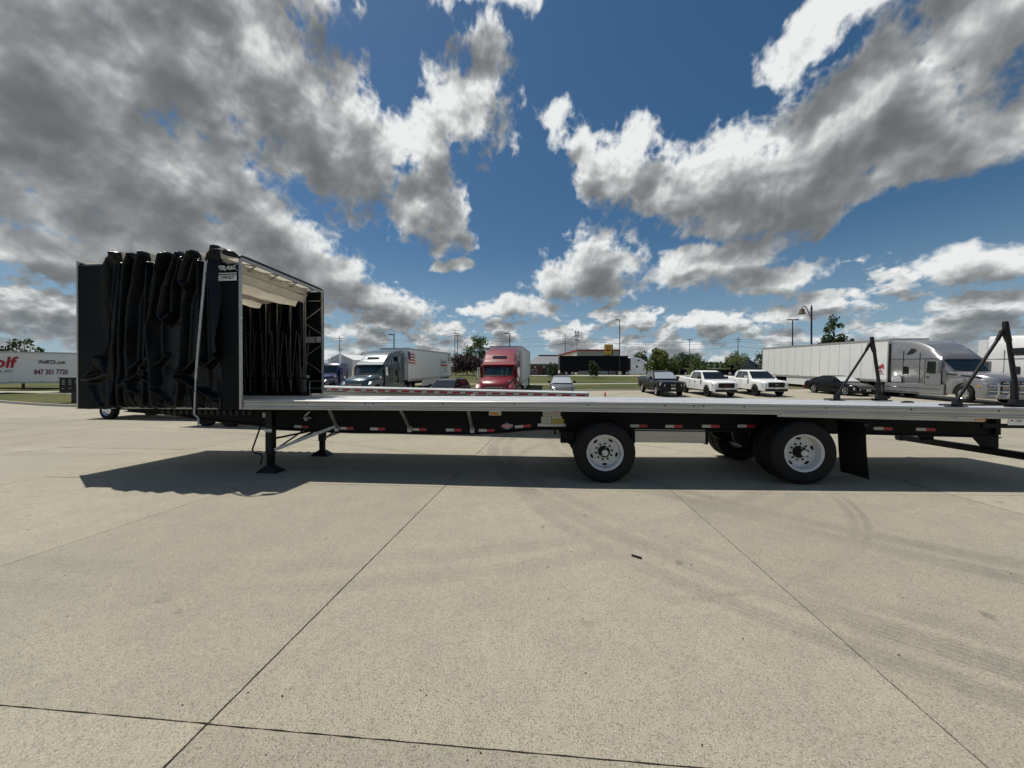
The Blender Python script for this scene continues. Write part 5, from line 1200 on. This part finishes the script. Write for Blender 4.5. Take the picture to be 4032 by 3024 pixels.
# store buildings
def store():
    T = empty('store_building', (22., 130., zb(25, 130) - .3)); tag(T, 'long beige store with red roof trim behind the black trailer', 'building')
    h = 8.4; A, Bp, C, D = (0, 0), (14.5, 0), (-5.6, 36), (12, 40)
    mb = MB(); mb.prism([A, Bp, D, C], 0, h, 'z'); mb.build('wall', M['stucco'], T)
    def trim(p, q, z0, z1, m_, o=.15, nm='roof_trim'):
        p, q = Vector((*p, 0)), Vector((*q, 0)); mb = MB(); mb.bar(p + Vector((0, -o, (z0 + z1) / 2)), q + Vector((0, -o, (z0 + z1) / 2)), .3, z1 - z0); mb.build(nm, M[m_], T)
    trim(A, Bp, h - .35, h + .1, 'red_trim'); trim(C, A, h - .35, h + .1, 'red_trim', 0); trim(C, A, 4.2, 6.6, 'sticker_white', 0, 'fascia'); trim(C, A, 3.4, 4.3, 'red_trim', -.1, 'awning')
    mb = MB(); mb.bar((-5.9, 33, 5.2), (-5.2, 28, 5.2), .5, 1.5); mb.build('shop_sign', M['red_trim'], T); mb = MB(); mb.bar((-6., 33, 6.3), (-5.6, 30.5, 6.3), .4, .7); mb.build('shop_sign', M['sticker_white'], T)
    mb = MB(); mb.disc((-1.5, 7., 6.9), .9, 'x', 18); mb.build('round_logo', M['print_red'], T)
store()
def brick_house():
    T = empty('brick_building', (4.6, 113., zb(8, 113) - .3)); tag(T, 'low brick building with grey metal roof left of the store', 'building')
    mb = MB(); mb.box(0, 11., 0, 12, 0, 3.2); mb.build('wall', M['brick'], T); MB().box(-.2, 11.2, -.3, 12.2, 3.2, 3.65).build('fascia', M['metal_roof'], T)
    mb = MB(); mb.ringloft([[(-.3, -.5, 3.65), (11.3, -.5, 3.65), (11.3, 12.5, 3.65), (-.3, 12.5, 3.65)], [(3.2, 4., 6.3), (9.5, 4., 6.3), (9.5, 9, 6.3), (3.2, 9, 6.3)]]); mb.build('roof', M['metal_roof'], T)
    MB().box(3.5, 9.2, 3.9, 4.1, 6.2, 6.6).build('ridge', M['pole_dark'], T)
    for k in range(3): mb = MB(); mb.tube((2.2 + k * 2.6, -.1, 2.7), (2.2 + k * 2.6, -.02, 2.7), .3, 14); mb.build('wall_lamp', M['sticker_white'], T)
    o = MB().box(4.5, 6.2, -.06, .0, .0, 2.2).build('door', M['pole_dark'], T); MB().box(5.3, 5.36, -.09, -.06, .9, 1.15).build('handle', M['chrome'], o)
    for x in (1.2, 8.0): o = MB().box(x, x + 1.6, -.05, .02, .9, 2.1).build('window', M['sticker_white'], T); MB().box(x + .1, x + 1.5, -.07, -.05, 1., 2.).build('pane', M['glass'], o)
brick_house()
def pole_sign():
    x, y = 26.6, 106.; T = empty('pole_sign', (x, y, zb(x, y))); tag(T, 'yellow box sign on a post above the black trailer', 'sign')
    mb = MB(); mb.tube((0, 0, 0), (0, 0, 5.7), .18, 8); mb.build('post', M['pole_dark'], T)
    o = MB().box(-1.1, 1.1, -.35, .35, 5.6, 8.6).build('cabinet', M['pole_dark'], T); f = MB().box(-1.15, .75, -.38, -.35, 5.75, 8.45).build('face', M['sign_yellow'], o)
    for z0_, z1_, m_ in ((6.75, 7.35, 'red_trim'), (7.6, 8.15, 'sticker_orange'), (6.0, 6.35, 'sticker_orange')): MB().box(-.8, .45, -.392, -.38, z0_, z1_).build('sign_panel', M[m_], o)
pole_sign()

def light_pole(x, y, h, label, heads=1, base=False, m_='pole_dark'):
    T = empty('light_pole', (x, y, zb(x, y) - .1)); tag(T, label, 'light pole', 'light poles around the lot')
    mb = MB(); mb.tube((0, 0, 0), (0, 0, h), .12, 10, .075); mb.build('post', M[m_], T, smooth=40)
    for s in ((-1,) if heads == 1 else (-1, 1)):
        mb = MB(); mb.box(s * .1, s * .85, -.18, .18, h - .12, h + .02); mb.build('lamp_head', M[m_], T, bevel=.03)
    if base: mb = MB(); mb.tube((0, 0, 0), (0, 0, .9), .32, 16); mb.build('footing', M['concrete_base'], T, smooth=40)
light_pole(-18.4, 60, 7.5, 'dark light pole rising behind the white flag trailer')
light_pole(-.35, 62, 7.6, 'dark light pole rising behind the red truck')
light_pole(22.2, 79.3, 11.6, 'tall dark light pole on a concrete footing in front of the black trailer', 1, True)
light_pole(54.5, 118, 11., 'distant light pole above the black flatbed', 2)
light_pole(44.5, 61, 9.6, 'double-headed light pole behind the long white trailer', 2)
light_pole(-9.9, 85, 6.0, 'thin distant light pole left of the red truck')
light_pole(41.8, 108, 6.4, 'short distant light pole among the far trees')
def bell_lamp(x, y, h, label, s=-1):
    T = empty('street_lamp', (x, y, zb(x, y) - .1)); tag(T, label, 'street lamp', 'bell street lamps')
    mb = MB(); mb.tube((0, 0, 0), (0, 0, h), .13, 12, .085); mb.lathe([(.0, h + .35), (.05, h + .2), (.1, h), (.12, h - .3)], n=12, axis='z'); mb.build('post', M['pole_purple'], T, smooth=40)
    mb = MB(); mb.path([(0, 0, h - 1.3), (s * .3, 0, h - .75), (s * .55, 0, h - .2), (s * .8, 0, h + .12), (s * 1.05, 0, h + .1), (s * 1.15, 0, h - .1)], .045, 8); mb.tube((0, 0, h - .62), (s * .5, 0, h - .55), .03, 6); mb.build('arm', M['pole_purple'], T, smooth=40)
    mb = MB(); mb.lathe([(.06, 0), (.1, -.1), (.24, -.22), (.26, -.4), (.3, -.45), (.32, -.6), (.42, -.72), (.4, -.75), (0, -.74)], (s * 1.15, 0, h - .08), 'z', 20); mb.build('bell_shade', M['wood_pole'], T, smooth=35)
bell_lamp(36.2, 46.5, 9.3, 'bell-shaped street lamp on a purple post behind the long white trailer')
bell_lamp(-21.5, 58, 4.6, 'bell-shaped street lamp partly hidden behind the blue-grey truck')
def utility_pole(x, y, h, label, n=1):
    T = empty('utility_pole', (x, y, zb(x, y))); tag(T, label, 'utility pole', 'utility poles along the road')
    for k in range(n): mb = MB(); mb.tube((k * 1.1, 0, 0), (k * 1.1, 0, h - k * .9), .18, 8, .12); mb.build('pole', M['wood_pole'], T)
    for z in (h - 1.2, h - 2.): mb = MB(); mb.bar((-1.2, 0, z), (1.2 + (n - 1) * 1.1, 0, z), .12, .14); mb.build('crossarm', M['wood_pole'], T)
    for xx in (-1.1, -.4, .4, 1.1): mb = MB(); mb.tube((xx, 0, h - 1.14), (xx, 0, h - .85), .05, 6); mb.build('insulator', M['galvanised'], T)
UP = [(-74, 165, 15., 'utility pole above the white hopper trailer', 1), (-24.5, 165, 17.2, 'pair of utility poles right of the white flag trailer', 2), (22.8, 165, 16., 'utility pole left of the store roof', 1), (97., 165, 14.6, 'utility pole behind the dark teal truck', 1)]
for u in UP: utility_pole(*u)
for k, dz_ in enumerate((-.9, -2.0, -4.2)):
    mb = MB()
    pts = [(-160, 165, zb(-74, 165) + 14 + dz_)] + [(x, y, zb(x, y) + h + dz_) for x, y, h, *_ in UP] + [(190, 165, zb(97, 165) + 14.5 + dz_)]
    full = []
    for p, q in zip(pts, pts[1:]):
        for i in range(9):
            t = i / 9; full.append((p[0] + (q[0] - p[0]) * t, p[1], p[2] + (q[2] - p[2]) * t - 2.2 * 4 * t * (1 - t)))
    full.append(pts[-1]); mb.path(full, .045, 5)
    tag(mb.build('power_line', M['pole_dark']), ('topmost', 'middle', 'lowest')[k] + ' of the power lines strung between the utility poles', 'power line', 'power lines')
def tower():
    x, y = 27.5, 163; T = empty('cell_tower', (x, y, zb(x, y))); tag(T, 'thin cell tower with antenna clusters above the store roof', 'tower')
    mb = MB(); mb.tube((0, 0, 0), (0, 0, 16.5), .25, 8, .15); mb.build('mast', M['galvanised'], T)
    for z in (13.0, 15., 16.4):
        for k in range(4): a = R(90 * k + 30); mb = MB(); mb.box(math.cos(a) * .9 - .22, math.cos(a) * .9 + .22, math.sin(a) * .9 - .15, math.sin(a) * .9 + .15, z - .5, z + .5); mb.build('antenna', M['galvanised'], T)
        mb = MB(); mb.lathe([(.9, 0), (.95, .05), (.9, .1)], (0, 0, z), 'z', 10); mb.build('ring_platform', M['pole_dark'], T)
tower()

# --- trees -----------------------------------------------------------------
def tree(x, y, h, r, label, leaf='leaf', n=2600, shape='round', ls=.28, trunk=.3, group='trees beyond the lot', name='tree', cat='tree', gap=.35, squash=1., seed=None):
    g = random.Random(int(x * 31 + y * 17) if seed is None else seed); T = empty(name, (x, y, zb(x, y) - .08)); tag(T, label, cat, group)
    z0_ = h * trunk; hh = h - z0_; limbs = []
    mb = MB(); mb.path([(0, 0, 0), (.04 * h * (g.random() - .5), 0, h * .3), (.05 * h * (g.random() - .5), .02 * h, h * .62), (0, 0, h * .9)], [h * .022, h * .017, h * .011, h * .003], 7)
    for k in range(9):
        a = g.random() * 6.3; z = z0_ + hh * (.02 + .75 * k / 9); q = r * (.5 + .4 * g.random()) * (1 - .55 * (k / 9) if shape != 'column' else .7)
        e = (math.cos(a) * q, math.sin(a) * q, z + hh * (.12 + .1 * g.random())); mb.path([(0, 0, z * .9), (e[0] * .5, e[1] * .5, (z * .9 + e[2]) / 2 + .02 * h), e], [h * .009, h * .006, h * .002], 5); limbs.append(e)
    mb.build('trunk', M['bark'], T, smooth=50)
    cl = []
    for k in range(64):
        for _ in range(30):
            v = Vector((g.uniform(-1, 1), g.uniform(-1, 1), g.uniform(0, 1))); t = v.z
            w = {'round': math.sqrt(max(0, 1 - (2 * t - .85) ** 2)) if t < .93 else .3, 'cone': (1 - t) ** .75 * 1.05 + .08, 'column': .9 * math.sin(math.pi * min(1, t * .8 + .2)) ** .6, 'open': math.sqrt(max(0, 1 - (2 * t - 1) ** 2))}[shape]
            if math.hypot(v.x, v.y) < w and math.hypot(v.x, v.y) > w * gap * g.random(): break
        cl.append((Vector((v.x * r, v.y * r * squash, z0_ * .85 + v.z * hh)), r * g.uniform(.16, .36)))
    cl += [(Vector(e), r * .26) for e in limbs]
    if shape == 'open': cl = cl[::2]
    V, F = [], []; n = int(n * 1.8)
    for k in range(n):
        c, q = cl[g.randrange(len(cl))]; d = Vector((g.gauss(0, 1), g.gauss(0, 1), g.gauss(0, .8))); d = d.normalized() * q * g.random() ** .5
        p = c + d; a = Vector((g.gauss(0, 1), g.gauss(0, 1), g.gauss(0, 1))).normalized(); b = a.cross(Vector((g.gauss(0, 1), g.gauss(0, 1), g.gauss(0, 1)))).normalized()
        s = ls * g.uniform(.6, 1.25); i = len(V); V += [p - a * s * .5, p + b * s * .3, p + a * s * .5, p - b * s * .3]; F.append((i, i + 1, i + 2, i + 3))
    me = bpy.data.meshes.new('crown'); me.from_pydata([tuple(v) for v in V], [], F); me.materials.append(M[leaf]); obj('crown', me, T); return T
tree(-7.0, 82, 8.6, 3.0, 'slender tree with a sparse crown left of the red truck', 'leaf', 1500, 'open', .4)
for x, y, h, r, lb in ((-11.4, 78, 4.6, 2.6, 'purple-leaved shrub tree nearest the white flag trailer'), (-9.3, 80, 4.9, 2.6, 'purple-leaved shrub tree in the middle of the three by the red truck'), (-7.6, 77, 4.0, 2.2, 'purple-leaved shrub tree closest to the red truck')):
    tree(x, y, h, r, lb, 'leaf_purple', 1700, 'round', .3, .2, 'purple shrub trees')
tree(6.9, 66, 3.0, 1.05, 'small leafy tree on the bank left of the black trailer', 'leaf_dark', 1100, 'column', .22, .15, 'young trees on the bank')
tree(14.0, 66, 3.3, 1.0, 'small pear-shaped tree on the bank in front of the black trailer', 'leaf_dark', 1200, 'column', .22, .15, 'young trees on the bank')
tree(23.4, 61.5, 5.4, 2.0, 'bushy yellow-green tree behind the black pickup', 'leaf_yellow', 2600, 'cone', .34, .18, 'young trees on the bank')
tree(25.9, 63., 3.9, 1.5, 'lower yellow-green tree beside the bushy one behind the black pickup', 'leaf_yellow', 1600, 'round', .3, .2, 'young trees on the bank')
tree(38.2, 79, 3.9, 1.9, 'loose green tree in front of the distant flatbed', 'leaf', 1300, 'cone', .32, .2, 'young trees on the bank')
tree(41.9, 71.5, 5.0, 1.9, 'thin open tree in front of the dark teal truck', 'leaf_yellow', 500, 'open', .26, .32, 'young trees on the bank')
tree(47.0, 56, 9.6, 2.6, 'pointed green tree rising above the long white trailer', 'leaf_dark', 2400, 'cone', .42, .2)
tree(-61., 48., 6.6, 2.3, 'round tree showing above the lettered white trailer', 'leaf_dark', 1600, 'round', .4, .2)
for i, (x, y, h, r, lb) in enumerate(((66, 150, 8, 4.4, 'broad dark tree left of the distant light pole'), (59, 175, 9, 4, 'dark rounded tree farthest left in the distant row'), (80.5, 170, 8, 4.6, 'spreading dark tree behind the short distant light pole'), (88, 190, 7, 4, 'low dark tree at the middle of the distant row'), (95, 165, 7, 3.6, 'dark tree right of the distant light pole'), (113, 190, 7, 5, 'wide low tree left of the dark teal truck'), (100, 140, 8, 5, 'full dark tree between the teal truck and the long white trailer'), (86, 130, 8.5, 3.6, 'dark tree touching the edge of the long white trailer'))):
    tree(x, y, h, r, lb, 'leaf_dark', 1300, 'round', .6, .15, 'distant row of trees')
# far wood along the horizon
V, F = [], []; g_ = random.Random(5)
for k in range(16000):
    x = g_.uniform(-420, 420); y = g_.uniform(300, 360); t = .5 + .5 * math.sin(x * .031) * math.sin(x * .013 + 2); z = zb(x, y) + g_.random() ** .8 * (.8 + 5.5 * t * t)
    a = Vector((g_.gauss(0, 1), g_.gauss(0, 1), g_.gauss(0, 1))).normalized(); b = a.cross(Vector((g_.gauss(0, 1), g_.gauss(0, 1), g_.gauss(0, 1)))).normalized(); s = g_.uniform(1.2, 3.2)
    p = Vector((x, y, z)); i = len(V); V += [tuple(p - a * s * .5), tuple(p + b * s * .4), tuple(p + a * s * .5), tuple(p - b * s * .4)]; F.append((i, i + 1, i + 2, i + 3))
me = bpy.data.meshes.new('treeline'); me.from_pydata(V, [], F); me.materials.append(M['leaf_dark']); tag(obj('treeline', me), 'dark wood along the horizon', 'wood', kind='stuff')

# --- grass island with the box on a post, left -----------------------------
def island():
    ctl = [(-27.2, 24.6), (-31, 25.6), (-36, 27.6), (-42, 30.2), (-50, 33), (-58, 35.5), (-58, 39), (-44, 36.4), (-36, 33.6), (-30, 30.4), (-26.3, 27.6), (-25.8, 25.6)]
    P = []
    n = len(ctl)
    for i in range(n):
        p0, p1, p2, p3 = (Vector(ctl[(i + k - 1) % n]) for k in range(4))
        for t in (0, .25, .5, .75): P.append(.5 * ((2 * p1) + (p2 - p0) * t + (2 * p0 - 5 * p1 + 4 * p2 - p3) * t * t + (3 * p1 - p0 - 3 * p2 + p3) * t ** 3))
    mb = MB(); mb.face([(p.x, p.y, hgt(p.x, p.y) + .09) for p in P]); bmesh.ops.triangulate(mb.b, faces=mb.b.faces); bmesh.ops.subdivide_edges(mb.b, edges=mb.b.edges, cuts=2, use_grid_fill=True)
    for v in mb.b.verts: v.co.z = hgt(v.co.x, v.co.y) + .09
    o = mb.build('lawn', M['grass']); tag(o, kind='structure')
    kerb('kerb', [tuple(p) for p in P + P[:1]], .16, .18)
island()
band('lawn', -140, -26, 44., 78., M['grass'], .02, 40, 20)
def box_post():
    x, y = -30.3, 26.7; T = empty('keypad_box', (x, y, hgt(x, y) + .05), R(8)); tag(T, 'dark grey box with small white labels on a post, on the grass island', 'box')
    mb = MB(); mb.box(-.15, .15, -.15, .15, 0, .8); mb.build('post', M['pole_dark'], T, bevel=.02)
    o = MB().box(-.78, .65, -.25, .25, .76, 1.72).build('cabinet', M['black_plastic'], T, bevel=.03); MB().box(-.8, .67, -.3, .3, 1.72, 1.77).build('lid', M['pole_dark'], T)
    lb = MB(); lb.box(0, .16, -.006, 0, 0, .045); lb = lb.mesh('label', M['print_grey'])
    for c in (-.6, -.2, .2):
        for k in range(4): obj('label', lb, o, (c, -.252, 1.58 - k * .1))
    for c in (-.62, -.2): obj('label', lb, o, (c, -.252, 1.0))
    for c in (-.05, .32): MB().box(c - .004, c + .004, -.256, -.25, .8, 1.68).build('door_gap', M['pole_dark'], o)
box_post()
# small things on the concrete
def cone(x, y):
    T = empty('traffic_cone', (x, y, hgt(x, y))); tag(T, 'small orange traffic cone beyond the trailer deck, right of the grey crossover', 'cone')
    mb = MB(); mb.box(-.18, .18, -.18, .18, 0, .04); mb.build('base', M['cone_orange'], T); mb = MB(); mb.lathe([(.14, .04), (.04, .7), (0, .7)], axis='z', n=16); mb.build('body', M['cone_orange'], T, smooth=40)
    mb = MB(); mb.lathe([(.107, .3), (.085, .45)], axis='z', n=16); mb.build('collar', M['tape_white'], T, smooth=40)
cone(6.2, 25.6)
o = MB().box(-.05, .05, -.011, .011, 0, .012).build('rubber_strip', M['rubber'], loc=(1.20, 3.7, .004), rot=(0, 0, R(-42)), bevel=.003); tag(o, 'small black rubber strip lying on the concrete in front of the wheels', 'debris')
g_ = random.Random(11); mb = MB()
for k in range(170):
    y = 1.3 + 9 * g_.random() ** 1.6; x = g_.uniform(-1.3, 1.3) * y; s = g_.uniform(.0015, .0045) * (1 + .12 * y)
    mb.ringloft([[(x + s * q * math.cos(t + k) * g_.uniform(.7, 1.3), y + s * q * math.sin(t + k), hgt(x, y) + zz) for t in (0, 1.2, 2.5, 3.7, 5.)] for q, zz in ((1.1, 0), (.8, s * .7))])
tag(mb.build('grit', M['print_black']), 'loose grit scattered over the concrete', 'grit', kind='stuff')
